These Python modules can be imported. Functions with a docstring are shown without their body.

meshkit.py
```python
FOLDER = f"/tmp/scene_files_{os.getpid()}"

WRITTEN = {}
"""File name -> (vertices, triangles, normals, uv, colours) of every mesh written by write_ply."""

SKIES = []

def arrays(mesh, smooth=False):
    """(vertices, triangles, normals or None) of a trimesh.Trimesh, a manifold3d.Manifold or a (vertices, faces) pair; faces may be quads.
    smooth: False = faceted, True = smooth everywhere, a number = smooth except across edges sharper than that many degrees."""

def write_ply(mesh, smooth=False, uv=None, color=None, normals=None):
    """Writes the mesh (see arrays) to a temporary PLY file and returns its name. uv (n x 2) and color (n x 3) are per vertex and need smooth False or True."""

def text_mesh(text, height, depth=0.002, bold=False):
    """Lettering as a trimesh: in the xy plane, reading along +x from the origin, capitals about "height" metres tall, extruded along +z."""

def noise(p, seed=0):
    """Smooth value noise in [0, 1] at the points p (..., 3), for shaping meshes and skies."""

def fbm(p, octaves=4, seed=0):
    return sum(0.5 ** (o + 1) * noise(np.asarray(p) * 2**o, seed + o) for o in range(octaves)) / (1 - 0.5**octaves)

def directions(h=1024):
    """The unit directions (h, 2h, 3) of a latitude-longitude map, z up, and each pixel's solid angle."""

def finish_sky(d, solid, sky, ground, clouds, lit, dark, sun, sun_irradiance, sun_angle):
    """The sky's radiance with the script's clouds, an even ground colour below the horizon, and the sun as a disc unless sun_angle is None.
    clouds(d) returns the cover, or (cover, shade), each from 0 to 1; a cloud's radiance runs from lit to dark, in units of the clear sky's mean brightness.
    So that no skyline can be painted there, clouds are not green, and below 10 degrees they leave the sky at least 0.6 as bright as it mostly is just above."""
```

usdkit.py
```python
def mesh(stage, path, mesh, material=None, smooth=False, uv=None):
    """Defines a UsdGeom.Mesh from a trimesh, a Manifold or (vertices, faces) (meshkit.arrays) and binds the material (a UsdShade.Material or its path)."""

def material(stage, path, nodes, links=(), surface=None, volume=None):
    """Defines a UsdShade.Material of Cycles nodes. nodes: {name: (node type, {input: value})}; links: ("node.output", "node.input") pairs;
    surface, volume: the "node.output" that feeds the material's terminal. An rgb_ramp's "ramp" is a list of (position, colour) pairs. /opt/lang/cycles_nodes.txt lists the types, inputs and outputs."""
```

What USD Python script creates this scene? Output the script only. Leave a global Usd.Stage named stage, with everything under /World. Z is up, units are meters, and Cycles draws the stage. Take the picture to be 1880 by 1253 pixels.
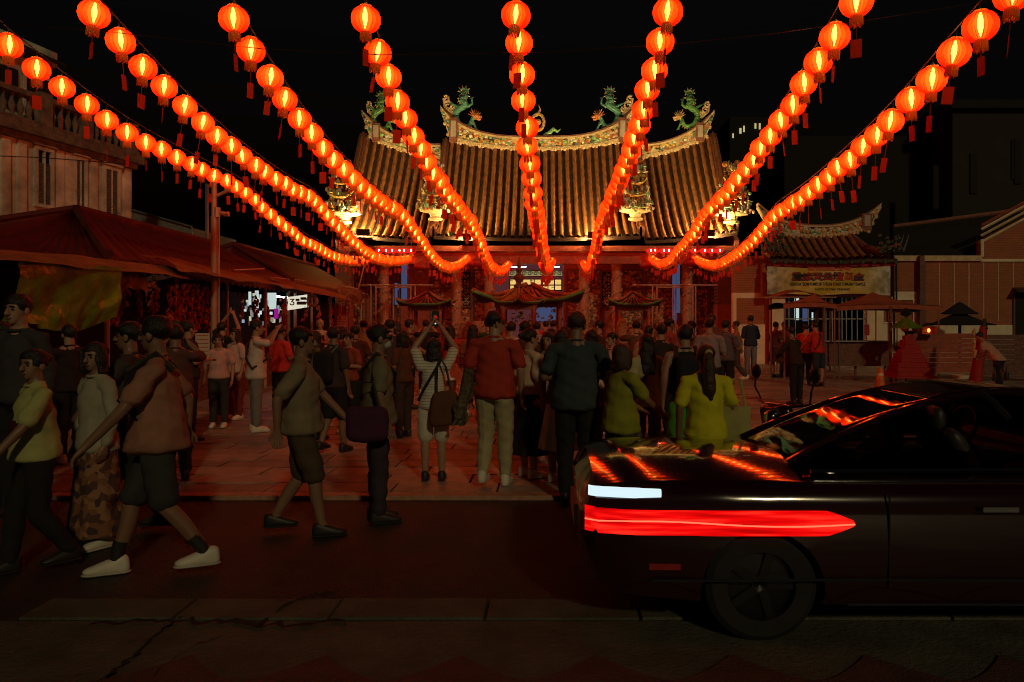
import math, random, glob
import numpy as np, trimesh, manifold3d as m3
import usdkit, meshkit
from pxr import Usd, UsdGeom, UsdLux, UsdShade, Gf, Sdf

stage = Usd.Stage.CreateInMemory()
UsdGeom.SetStageUpAxis(stage, 'Z'); UsdGeom.SetStageMetersPerUnit(stage, 1.0)
UsdGeom.Xform.Define(stage, '/World'); UsdGeom.Scope.Define(stage, '/World/Looks')
# ---------------------------------------------------------------- camera, sky, street light, exposure
F, CX, CY, CAMZ = 1358.0, 1000.0, 600.0, 1.6      # focal length and optical centre in pixels of the 1880 wide photograph
cam = UsdGeom.Camera.Define(stage, '/World/camera')
cam.CreateHorizontalApertureAttr(36.0); cam.CreateVerticalApertureAttr(36.0 * 682 / 1024)
cam.CreateFocalLengthAttr(F / 1880 * 36.0)
cam.CreateHorizontalApertureOffsetAttr((940 - CX) / 1880 * 36.0); cam.CreateVerticalApertureOffsetAttr((CY - 626.5) / 1880 * 36.0)
cam.AddTranslateOp().Set((0, 0, CAMZ)); cam.AddRotateXOp().Set(90.0)
cam.CreateExposureAttr(0.0)
SUN = np.array([0.30, -0.85, 0.46]); SUN /= np.linalg.norm(SUN)     # towards the street light behind the viewer
dome = UsdLux.DomeLight.Define(stage, '/World/sky')
skym = usdkit.material(stage, '/World/Looks/night_sky', {
    's': ('sky_texture', {'sky_type': 'single_scattering', 'sun_disc': False, 'sun_elevation': -0.06, 'sun_rotation': math.atan2(SUN[0], SUN[1])}),
    'a': ('mix_color', {'blend_type': 'add', 'fac': 1.0, 'b': (0.0016, 0.0008, 0.0006), 'use_clamp': False}),
    'b': ('background_shader', {'strength': 0.05})}, [('s.color', 'a.a'), ('a.result', 'b.color')], surface='b.background')
usdkit_bind = lambda p, m: UsdShade.MaterialBindingAPI.Apply(p).Bind(m)
usdkit_bind(dome.GetPrim(), skym)
dome.GetPrim().SetCustomDataByKey('kind', 'structure')
sun = UsdLux.DistantLight.Define(stage, '/World/street_glow')
sun.CreateIntensityAttr(0.095); sun.CreateAngleAttr(3.0); sun.CreateNormalizeAttr(True) if hasattr(sun, 'CreateNormalizeAttr') else None
sun.CreateColorAttr(Gf.Vec3f(1.0, 0.80, 0.42))
_z = SUN; _x = np.cross([0, 0, 1.0], _z); _x /= np.linalg.norm(_x); _y = np.cross(_z, _x)
sun.AddTransformOp().Set(Gf.Matrix4d(*_x, 0, *_y, 0, *_z, 0, 0, 0, 0, 1))

# ---------------------------------------------------------------- helpers
rng = random.Random(7); nr = np.random.RandomState(7)
def at(px, py, Y): return np.array([(px - CX) * Y / F, Y, CAMZ + (CY - py) * Y / F])
def gx(px, Y): return (px - CX) * Y / F
def gz(py, Y): return CAMZ + (CY - py) * Y / F
used = {}
def path_for(parent, name):
    base = parent + '/' + name
    n = used.get(base, -1) + 1; used[base] = n
    return base if n == 0 else f'{base}_{n:03d}'
def pp(o): return '/World' if o is None else (o if isinstance(o, str) else str(o.GetPath()))
def tag(o, label=None, cat=None, group=None, kind=None):
    o = o.GetPrim() if hasattr(o, 'GetPrim') else o
    for k, v in (('label', label), ('category', cat), ('group', group), ('kind', kind)):
        if v: o.SetCustomDataByKey(k, v)
    return o
def thing(name, label, cat, loc=(0, 0, 0), rz=0.0, group=None, kind=None):
    x = UsdGeom.Xform.Define(stage, path_for('/World', name))
    x.AddTranslateOp().Set(tuple(map(float, loc)))
    if rz: x.AddRotateZOp().Set(math.degrees(rz))
    return tag(x, label, cat, group, kind)
def obj(name, mesh, mat, parent=None, smooth=False, label=None, cat=None, group=None, kind=None):
    if isinstance(mesh, MB): mesh = mesh.mesh()
    return tag(usdkit.mesh(stage, path_for(pp(parent), name), mesh, mat, smooth), label, cat, group, kind)
def node(name, parent, label=None):           # a part that only holds sub-parts
    return tag(UsdGeom.Xform.Define(stage, path_for(pp(parent), name)), label)
def dup(src, name, label, cat, loc, rz=0.0, group=None, tilt=0.0):
    x = UsdGeom.Xform.Define(stage, path_for('/World', name))
    x.AddTranslateOp().Set(tuple(map(float, loc))); x.AddRotateZOp().Set(math.degrees(rz))
    if tilt: x.AddRotateXOp().Set(tilt)
    r = x.GetPrim(); r.GetReferences().AddInternalReference(src); r.SetInstanceable(True)
    return tag(r, label, cat, group)

class MB:
    """Collects shapes into one mesh."""
    def __init__(s): s.v, s.f, s.n = [], [], 0
    def add(s, v, f):
        v = np.asarray(v, float); f = np.asarray(f, int)
        if f.shape[1] == 4: f = np.vstack([f[:, [0, 1, 2]], f[:, [0, 2, 3]]])
        s.v.append(v); s.f.append(f + s.n); s.n += len(v); return s
    def tm(s, t): return s.add(t.vertices, t.faces)
    def box(s, c, size, rz=0.0, rx=0.0, ry=0.0):
        h = np.asarray(size, float) / 2
        v = np.array([[x, y, z] for x in (-1, 1) for y in (-1, 1) for z in (-1, 1)], float) * h
        if rx: v = v @ np.array([[1, 0, 0], [0, math.cos(rx), -math.sin(rx)], [0, math.sin(rx), math.cos(rx)]]).T
        if ry: v = v @ np.array([[math.cos(ry), 0, math.sin(ry)], [0, 1, 0], [-math.sin(ry), 0, math.cos(ry)]]).T
        if rz: v = v @ np.array([[math.cos(rz), -math.sin(rz), 0], [math.sin(rz), math.cos(rz), 0], [0, 0, 1]]).T
        return s.add(v + np.asarray(c, float), [[0, 1, 3, 2], [4, 6, 7, 5], [0, 4, 5, 1], [2, 3, 7, 6], [0, 2, 6, 4], [1, 5, 7, 3]])
    def b2(s, lo, hi): lo, hi = np.array(lo, float), np.array(hi, float); return s.box((lo + hi) / 2, hi - lo)
    def tube(s, pts, r, n=8, caps=True):
        p = np.asarray(pts, float); k = len(p); r = np.broadcast_to(np.asarray(r, float), (k,))
        t = np.gradient(p, axis=0) if k > 2 else np.repeat([p[1] - p[0]], 2, 0)
        t /= np.linalg.norm(t, axis=1, keepdims=True) + 1e-12
        ref = np.array([0, 0, 1.0]) if abs(t[:, 2]).mean() < .8 else np.array([1.0, 0, 0])
        a = np.cross(t, ref); a /= np.linalg.norm(a, axis=1, keepdims=True) + 1e-12; b = np.cross(t, a)
        g = np.arange(n) * 2 * np.pi / n
        v = (p[:, None] + r[:, None, None] * (np.cos(g)[None, :, None] * a[:, None] + np.sin(g)[None, :, None] * b[:, None])).reshape(-1, 3)
        i, j = np.meshgrid(np.arange(k - 1), np.arange(n), indexing='ij')
        f = np.stack([i * n + j, i * n + (j + 1) % n, (i + 1) * n + (j + 1) % n, (i + 1) * n + j], -1).reshape(-1, 4)[:, ::-1]
        s.add(v, f)
        if caps:
            for e, sg in ((0, 1), (k - 1, -1)):
                o = 0 if e == 0 else (k - 1) * n
                s.f.append(np.array([[o, o + q + 1, o + q][::sg] for q in range(1, n - 1)]) + s.n - k * n)
        return s
    def lathe(s, prof, c=(0, 0, 0), n=16, sx=1.0, sy=1.0):
        prof = np.asarray(prof, float); k = len(prof); g = np.arange(n) * 2 * np.pi / n
        v = np.stack([prof[:, None, 0] * np.cos(g) * sx, prof[:, None, 0] * np.sin(g) * sy, np.repeat(prof[:, 1:2], n, 1)], -1).reshape(-1, 3) + np.asarray(c, float)
        i, j = np.meshgrid(np.arange(k - 1), np.arange(n), indexing='ij')
        f = np.stack([i * n + j, i * n + (j + 1) % n, (i + 1) * n + (j + 1) % n, (i + 1) * n + j], -1).reshape(-1, 4)
        return s.add(v, f)
    def ball(s, c, r, n=8):
        k = max(4, n // 2 + 1); a = np.linspace(-np.pi / 2, np.pi / 2, k)
        r = np.broadcast_to(np.asarray(r, float), (3,))
        g = np.arange(n) * 2 * np.pi / n
        v = np.stack([np.cos(a)[:, None] * np.cos(g) * r[0], np.cos(a)[:, None] * np.sin(g) * r[1], np.repeat(np.sin(a)[:, None], n, 1) * r[2]], -1).reshape(-1, 3) + np.asarray(c, float)
        i, j = np.meshgrid(np.arange(k - 1), np.arange(n), indexing='ij')
        return s.add(v, np.stack([i * n + j, i * n + (j + 1) % n, (i + 1) * n + (j + 1) % n, (i + 1) * n + j], -1).reshape(-1, 4))
    def grid(s, P):
        """P: (a, b, 3) points as a sheet."""
        a, b = P.shape[:2]; i, j = np.meshgrid(np.arange(a - 1), np.arange(b - 1), indexing='ij')
        return s.add(P.reshape(-1, 3), np.stack([i * b + j, (i + 1) * b + j, (i + 1) * b + j + 1, i * b + j + 1], -1).reshape(-1, 4))
    def slab(s, P, d):
        """A sheet with thickness: P (a, b, 3), moved by the vector d for its other face."""
        a, b = P.shape[:2]; Q = P + np.asarray(d, float)
        s.grid(P); s.grid(Q[:, ::-1])
        for e in (np.stack([P[0], Q[0]]), np.stack([Q[-1], P[-1]]), np.stack([Q[:, 0], P[:, 0]]), np.stack([P[:, -1], Q[:, -1]])): s.grid(e)
        return s
    def poly(s, pts, c, d, axis='y'):
        """A closed outline (x, z) extruded along y by d from y = c."""
        from shapely.geometry import Polygon
        t = trimesh.creation.extrude_polygon(Polygon(pts).buffer(0), d, engine='earcut')
        v = np.asarray(t.vertices); v = np.stack([v[:, 0], c + v[:, 2], v[:, 1]], 1) if axis == 'y' else np.stack([c + v[:, 2], v[:, 0], v[:, 1]], 1)
        return s.add(v, np.asarray(t.faces)[:, ::-1] if axis == 'y' else t.faces)
    def mesh(s): return (np.vstack(s.v), np.vstack(s.f))
    def move(s, M, t=(0, 0, 0)): s.v = [v @ np.asarray(M).T + np.asarray(t) for v in s.v]; return s

# ---------------------------------------------------------------- materials
def mat(name, col, rough=.6, metal=0.0, var=.25, scale=6.0, bump=0.0, bscale=None, spec=.5, coat=0.0, col2=None):
    c = np.array(col, float); lo = tuple(c * (1 - var)); hi = tuple(np.array(col2, float) if col2 is not None else np.minimum(c * (1 + var), .95))
    n = {'t': ('texture_coordinate', {}), 'n': ('noise_texture', {'scale': scale, 'detail': 5.0, 'roughness': .6}), 'r': ('rgb_ramp', {'ramp': [(.3, lo), (.7, hi)]}),
         'p': ('principled_bsdf', {'roughness': rough, 'metallic': metal, 'specular_ior_level': spec, 'coat_weight': coat})}
    l = [('t.object', 'n.vector'), ('n.fac', 'r.fac'), ('r.color', 'p.base_color')]
    if bump:
        n['n2'] = ('noise_texture', {'scale': bscale or scale * 4, 'detail': 4.0}); n['b'] = ('bump', {'strength': bump, 'distance': .02})
        l += [('t.object', 'n2.vector'), ('n2.fac', 'b.height'), ('b.normal', 'p.normal')]
    return usdkit.material(stage, '/World/Looks/' + name, n, l, surface='p.BSDF')
def emit(name, col, s=1.0): return usdkit.material(stage, '/World/Looks/' + name, {'e': ('emission', {'color': col, 'strength': s})}, [], surface='e.emission')
def palette(name, cols, scale, rough=.35, bump=.5):
    k = len(cols); ramp = [(i / k, c) for i, c in enumerate(cols)]
    return usdkit.material(stage, '/World/Looks/' + name, {'t': ('texture_coordinate', {}), 'v': ('voronoi_texture', {'scale': scale}), 'x': ('separate_color', {}),
        'r': ('rgb_ramp', {'ramp': ramp, 'interpolate': False}), 'b': ('bump', {'strength': bump, 'distance': .04, 'invert': True}), 'p': ('principled_bsdf', {'roughness': rough})},
        [('t.object', 'v.vector'), ('v.color', 'x.color'), ('x.r', 'r.fac'), ('r.color', 'p.base_color'), ('v.distance', 'b.height'), ('b.normal', 'p.normal')], surface='p.BSDF')
def brick(name, c1, c2, mortar, w=.22, h=.065, rough=.75):
    # vertical brickwork: x runs along, z up
    return usdkit.material(stage, '/World/Looks/' + name, {'t': ('texture_coordinate', {}), 's': ('separate_xyz', {}), 'c': ('combine_xyz', {}),
        'k': ('brick_texture', {'color1': c1, 'color2': c2, 'mortar': mortar, 'scale': 1.0, 'mortar_size': .008, 'mortar_smooth': .2, 'bias': 0.0, 'brick_width': w, 'row_height': h}),
        'n': ('noise_texture', {'scale': 3.0, 'detail': 6.0}), 'm': ('mix_color', {'blend_type': 'multiply', 'fac': .5}), 'b': ('bump', {'strength': .6, 'distance': .01, 'invert': True}), 'p': ('principled_bsdf', {'roughness': rough})},
        [('t.object', 's.vector'), ('s.x', 'c.x'), ('s.z', 'c.y'), ('c.vector', 'k.vector'), ('t.object', 'n.vector'), ('k.color', 'm.a'), ('n.color', 'm.b'), ('m.result', 'p.base_color'), ('k.fac', 'b.height'), ('b.normal', 'p.normal')], surface='p.BSDF')

K = {}
K['asphalt'] = usdkit.material(stage, '/World/Looks/asphalt', {'t': ('texture_coordinate', {}), 'a': ('noise_texture', {'scale': .9, 'detail': 6.0, 'roughness': .65}), 'b': ('noise_texture', {'scale': 130.0, 'detail': 2.0}), 'v': ('voronoi_texture', {'scale': 95.0}),
    'r': ('rgb_ramp', {'ramp': [(.3, (.016, .014, .013)), (.55, (.036, .031, .027)), (.72, (.060, .050, .040))]}), 's': ('rgb_ramp', {'ramp': [(.35, (.55, .55, .55)), (.65, (1.5, 1.45, 1.35))]}), 'm': ('mix_color', {'blend_type': 'multiply', 'fac': 1.0, 'use_clamp': False}), 'ro': ('map_range', {'from_min': .3, 'from_max': .7, 'to_min': .42, 'to_max': .75}), 'u': ('bump', {'strength': .8, 'distance': .012}), 'p': ('principled_bsdf', {})},
    [('t.object', 'a.vector'), ('t.object', 'b.vector'), ('t.object', 'v.vector'), ('a.fac', 'r.fac'), ('b.fac', 's.fac'), ('r.color', 'm.a'), ('s.color', 'm.b'), ('m.result', 'p.base_color'), ('a.fac', 'ro.value'), ('ro.result', 'p.roughness'), ('v.distance', 'u.height'), ('u.normal', 'p.normal')], surface='p.BSDF')
K['slabs'] = [mat(f'granite_slab_{a}', c, .42, var=.3, scale=5, bump=.35, bscale=30) for a, c in zip('abcd', [(.26, .20, .16), (.30, .23, .18), (.21, .17, .14), (.35, .27, .21)])]
K['bed'] = mat('joint_dirt', (.03, .025, .02), .9)
K['concrete'] = mat('old_concrete', (.085, .085, .062), .75, var=.35, scale=3, bump=.6, bscale=40)
K['redpave'] = mat('red_paver', (.085, .038, .027), .7, var=.3, scale=5, bump=.5, bscale=50)
K['tile'] = mat('roof_tile', (.32, .125, .04), .42, var=.45, scale=4, bump=.3, bscale=25, spec=.4)
K['tilebed'] = mat('roof_pan_tile', (.05, .024, .014), .6, var=.4, scale=5, bump=.4, bscale=20)  # colour darkened to deepen the shade between the tile rows
K['verge'] = mat('verge_brick', (.22, .08, .05), .6, var=.3, scale=7, bump=.3)
K['cream'] = mat('cream_plaster', (.62, .50, .28), .55, var=.22, scale=5, bump=.2)
K['relief'] = palette('porcelain_relief', [(.55, .45, .22), (.10, .28, .12), (.60, .52, .36), (.42, .15, .05), (.12, .26, .22), (.62, .42, .10), (.06, .05, .04), (.50, .46, .30)], 7.0)
K['dgreen'] = mat('dragon_green', (.10, .30, .10), .3, var=.4, scale=14, bump=.5, bscale=40)
K['dteal'] = mat('dragon_teal', (.08, .28, .22), .3, var=.4, scale=14, bump=.5, bscale=40)
K['dgold'] = mat('dragon_gold', (.55, .38, .16), .35, var=.3, scale=12)
K['orn_cream'] = mat('ornament_cream', (.85, .80, .62), .4, var=.2, scale=12)
K['orn_green'] = mat('ornament_green', (.26, .55, .26), .4, var=.3, scale=12)
K['orn_gold'] = mat('ornament_gold', (.62, .46, .12), .4, var=.25, scale=12)
K['orn_orange'] = mat('ornament_orange', (.55, .20, .06), .4, var=.25, scale=12)
K['redwood'] = mat('red_lacquer_wood', (.36, .085, .045), .4, var=.35, scale=6, bump=.2)
K['darkwood'] = mat('dark_carved_wood', (.15, .06, .038), .5, var=.5, scale=14, bump=.8, bscale=30)
K['carved'] = palette('carved_gilt_panel', [(.20, .06, .03), (.42, .16, .07), (.10, .05, .04), (.55, .30, .10), (.28, .08, .05)], 9.0, .4, .9)
K['lattice'] = mat('pale_carving', (.42, .38, .32), .5, var=.3, scale=20)
K['stone'] = mat('granite_column', (.42, .22, .14), .5, var=.3, scale=10, bump=.3)
K['pipe'] = mat('painted_pipe', (.45, .30, .20), .4, metal=.2, var=.15)
K['steel'] = mat('galvanised_steel', (.40, .40, .38), .35, metal=.8, var=.15)
K['black'] = mat('black_metal', (.02, .02, .02), .4, var=.2)
K['gate_brick'] = brick('courtyard_brick', (.52, .15, .055), (.44, .12, .045), (.55, .30, .14), .23, .075)
K['pier_brick'] = brick('pier_brick', (.34, .12, .06), (.27, .10, .05), (.10, .05, .03), .23, .075)
K['white'] = mat('white_plaster', (.80, .70, .48), .7, var=.15, scale=2, bump=.15)
K['oldwall'] = mat('stained_plaster', (.62, .54, .42), .8, var=.5, scale=1.3, bump=.3, bscale=14, col2=(.88, .80, .64))
K['oldstone'] = mat('weathered_balustrade', (.16, .13, .10), .85, var=.5, scale=4, bump=.4)
K['shutter'] = mat('grey_shutter', (.16, .16, .15), .6, var=.3, scale=8)
K['void'] = mat('dark_void', (.012, .011, .010), .9, var=.1)
K['darkbuild'] = mat('dark_facade', (.016, .013, .008), .8, var=.2, scale=1)
K['redroof'] = mat('red_sheet_roof', (.085, .007, .005), .55, var=.3, scale=2.5, bump=.15)
K['tarp'] = mat('tan_tarpaulin', (.16, .085, .04), .6, var=.3, scale=3, bump=.4, bscale=9)
K['greentarp'] = mat('green_tarpaulin', (.13, .24, .02), .28, var=.35, scale=4, bump=.8, bscale=9, spec=.6)
K['canopy'] = mat('red_canopy_cloth', (.36, .085, .035), .7, var=.2, scale=3, bump=.2)
K['redcloth'] = mat('red_cloth', (.34, .010, .010), .7, var=.25, scale=8)
K['paper'] = mat('printed_paper', (.62, .50, .36), .7, var=.1)
K['ink'] = mat('dark_print', (.03, .025, .03), .7, var=.1)
K['inkred'] = mat('red_print', (.45, .03, .03), .7, var=.1)
K['inkpink'] = mat('pink_print', (.60, .12, .10), .7, var=.1)
K['cable'] = mat('black_cable', (.02, .018, .015), .5)
K['gold'] = usdkit.material(stage, '/World/Looks/gold_fringe', {'d': ('diffuse_bsdf', {'color': (.72, .42, .08)}), 't': ('translucent_bsdf', {'color': (.85, .5, .10)}), 'm': ('mix_closure', {'fac': .55})}, [('d.BSDF', 'm.closure1'), ('t.BSDF', 'm.closure2')], surface='m.closure')
K['tagred'] = usdkit.material(stage, '/World/Looks/red_paper_tag', {'d': ('diffuse_bsdf', {'color': (.75, .10, .035)}), 't': ('translucent_bsdf', {'color': (.75, .09, .03)}), 'm': ('mix_closure', {'fac': .45})}, [('d.BSDF', 'm.closure1'), ('t.BSDF', 'm.closure2')], surface='m.closure')
K['lantern'] = usdkit.material(stage, '/World/Looks/lantern_silk', {
    'tc': ('texture_coordinate', {}), 's': ('separate_xyz', {}), 'ab': ('math', {'math_type': 'absolute'}), 'mr': ('map_range', {'from_min': .03, 'from_max': .135, 'to_min': 0.0, 'to_max': 1.0, 'clamp': True}),
    'r': ('rgb_ramp', {'ramp': [(0, (4.6, .095, .006)), (.5, (4.1, .060, .004)), (1, (2.4, .018, .002))]}),
    'oi': ('object_info', {}), 'wn': ('white_noise_texture', {}), 'om': ('map_range', {'from_min': 0.0, 'from_max': 1.0, 'to_min': .68, 'to_max': 1.3}), 'e': ('emission', {}), 't': ('transparent_bsdf', {'color': (1.0, .60, .28)}), 'm': ('mix_closure', {'fac': .58})},
    [('oi.location', 'wn.vector'), ('wn.value', 'om.value'), ('om.result', 'e.strength'), ('tc.object', 's.vector'), ('s.z', 'ab.value1'), ('ab.value', 'mr.value'), ('mr.result', 'r.fac'), ('r.color', 'e.color'), ('t.BSDF', 'm.closure1'), ('e.emission', 'm.closure2')], surface='m.closure')
K['sleeve'] = usdkit.material(stage, '/World/Looks/lamp_sleeve', {'e': ('emission', {'color': (4.0, 1.7, .22), 'strength': 1.0}), 't': ('transparent_bsdf', {'color': (1, .8, .6)}), 'm': ('mix_closure', {'fac': .30})}, [('t.BSDF', 'm.closure1'), ('e.emission', 'm.closure2')], surface='m.closure')  # inner glow shell added to imitate bloom around the bulb
K['glow'] = usdkit.material(stage, '/World/Looks/inner_gauze', {'e': ('emission', {'color': (3.0, .80, .06), 'strength': 1.0}), 't': ('transparent_bsdf', {'color': (1, .85, .7)}), 'm': ('mix_closure', {'fac': .20})}, [('t.BSDF', 'm.closure1'), ('e.emission', 'm.closure2')], surface='m.closure')  # wider, fainter shell added for the outer part of that bloom
K['bulb'] = emit('lamp_glow', (1.0, .66, .30), 30.0)
K['lanrib'] = mat('lantern_wire', (.35, .03, .01), .5)
K['flood'] = emit('flood_lens', (1.0, .63, .22), 1100.0)
K['lampwhite'] = emit('cool_tube_lamp', (.75, .95, 1.0), 6.0)
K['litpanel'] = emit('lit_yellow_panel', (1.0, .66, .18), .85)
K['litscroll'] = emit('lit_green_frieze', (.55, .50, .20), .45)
K['litblue'] = emit('lit_blue_interior', (.12, .16, .36), .38)
K['litviolet'] = emit('lit_violet_interior', (.20, .05, .06), .38)
K['litstall'] = emit('lit_stall_wall', (.75, .90, .85), .7)
K['litsign'] = emit('lit_sign_face', (.85, .80, .62), .85)
K['litwin'] = emit('lit_far_window', (1.0, .85, .35), .5)
K['flame'] = emit('flame_glow', (1.0, .28, .05), 3.0)
K['phonescreen'] = emit('phone_screen', (.25, .20, .22), 1.0)
K['redstreak'] = usdkit.material(stage, '/World/Looks/red_streak_glow', {'t': ('texture_coordinate', {}), 'p': ('mapping', {'scale': (.9, 4.0, 16.0)}), 'n': ('noise_texture', {'scale': 2.2, 'detail': 3.0}), 'r': ('rgb_ramp', {'ramp': [(.30, (.45, .001, .001)), (.5, (.95, .003, .003)), (.68, (1.25, .03, .015))]}), 'e': ('emission', {'strength': 1.0})},
    [('t.object', 'p.vector'), ('p.vector', 'n.vector'), ('n.fac', 'r.fac'), ('r.color', 'e.color')], surface='e.emission')  # uneven red glow of the light streak built as a lamp
K['bags'] = {}
# ---------------------------------------------------------------- ground
def sheet(x0, x1, y0, y1, z): return (np.array([[x0, y0, z], [x1, y0, z], [x1, y1, z], [x0, y1, z]], float), np.array([[0, 1, 2], [0, 2, 3]]))
obj('ground', sheet(-220, 220, -60, 400, -.16), K['asphalt'], kind='structure', label='dark ground reaching past the buildings')
obj('road', sheet(-60, 60, -30, 7.05, -.02), K['asphalt'], kind='structure', label='dark asphalt street in front of the temple court')
# concrete gutter slabs with cracks, and scalloped pavers at the near edge
pav = thing('pavement', None, None, kind='structure')
obj('verge_strip', MB().b2((-9, 2.2, -.05), (9, 4.05, -.012)), K['concrete'], pav)
for i in range(9):
    x = -2.9 + i * .86
    m = MB().b2((x, 4.08, -.05), (x + .84, 4.36, -.002 + rng.uniform(-.004, .004)))
    obj('gutter_slab', m, K['concrete'], pav)
cr = MB()
def crack(px, w):
    P = [at(a, b, CAMZ * F / (b - CY)) for a, b in px]
    Q = []
    for a, b in zip(P[:-1], P[1:]):
        for t in np.linspace(0, 1, 7)[:-1]: Q.append(a + (b - a) * t + np.array([nr.normal(0, .012), nr.normal(0, .02), 0]))
    Q.append(P[-1]); Q = np.array(Q); ww = w * (.4 + nr.rand(len(Q)))[:, None] * np.array([0.3, 1, 0])
    A = Q - ww; B = Q + ww; A[:, 2] = B[:, 2] = .003
    cr.grid(np.stack([A, B]))
crack([(160, 1145), (280, 1138), (360, 1140), (430, 1142), (520, 1150), (630, 1140)], .018)
crack([(470, 1150), (510, 1120), (560, 1095), (620, 1088)], .03)
crack([(340, 1130), (290, 1165), (240, 1210), (180, 1252)], .02)
crack([(395, 1170), (330, 1200), (270, 1250)], .008)
crack([(660, 1115), (625, 1155)], .008)
obj('crack', cr, K['void'], pav)
for i in range(7):        # scalloped red pavers
    w = 1.06; x0 = -1.72 + i * w * .62
    px = [(x0 + w * .62 * t - w * .31, .27 * (1 - abs(2 * t - 1)) ** 1.45) for t in np.linspace(0, 1, 13)]
    y0 = 3.34
    P = np.array([[[x, y0 + y, .0] for x, y in px], [[x, y0 - .8, .0] for x, y in px]])
    m = MB(); m.slab(P, (0, 0, -.04)); obj('scallop_paver', m, K['redpave'], pav)
# temple court of granite slabs
court = thing('plaza', None, None, kind='structure')
obj('slab_bed', MB().b2((-9.5, 7.05, -.1), (19, 33.5, .004)), K['bed'], court)
obj('kerb', MB().b2((-9.5, 6.9, -.1), (19, 7.05, .022)), K['stone'], court)
slabs = []
y = 7.07; r = 0
while y < 33:
    d = .40 + .05 * rng.random(); x = -8.2 + rng.random() * .6
    while x < (8.5 if y < 14 else 18):
        w = rng.uniform(.7, 1.25); slabs.append((x, y, w - .022, d - .022)); x += w
    y += d; r += 1
rest = [MB() for _ in range(4)]
inview = [s for s in slabs if abs((s[0] + s[2] / 2) * F / s[1] + CX - 940) < 990]
keyed = set(id(s) for s in inview[:290])
for s in slabs:
    x, y, w, d = s; h = .018 + rng.uniform(-.005, .005); k = rng.randrange(4)
    if id(s) in keyed:
        m = MB(); m.box((x + w / 2, y + d / 2, h - .03), (w, d, .06), rx=rng.uniform(-.006, .006), ry=rng.uniform(-.004, .004)); obj('granite_slab', m, K['slabs'][k], court)
    else: rest[k].box((x + w / 2, y + d / 2, h - .03), (w, d, .06), rx=rng.uniform(-.006, .006))
for k in range(4): obj('far_slabs', rest[k], K['slabs'][k], court, kind='stuff')

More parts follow.
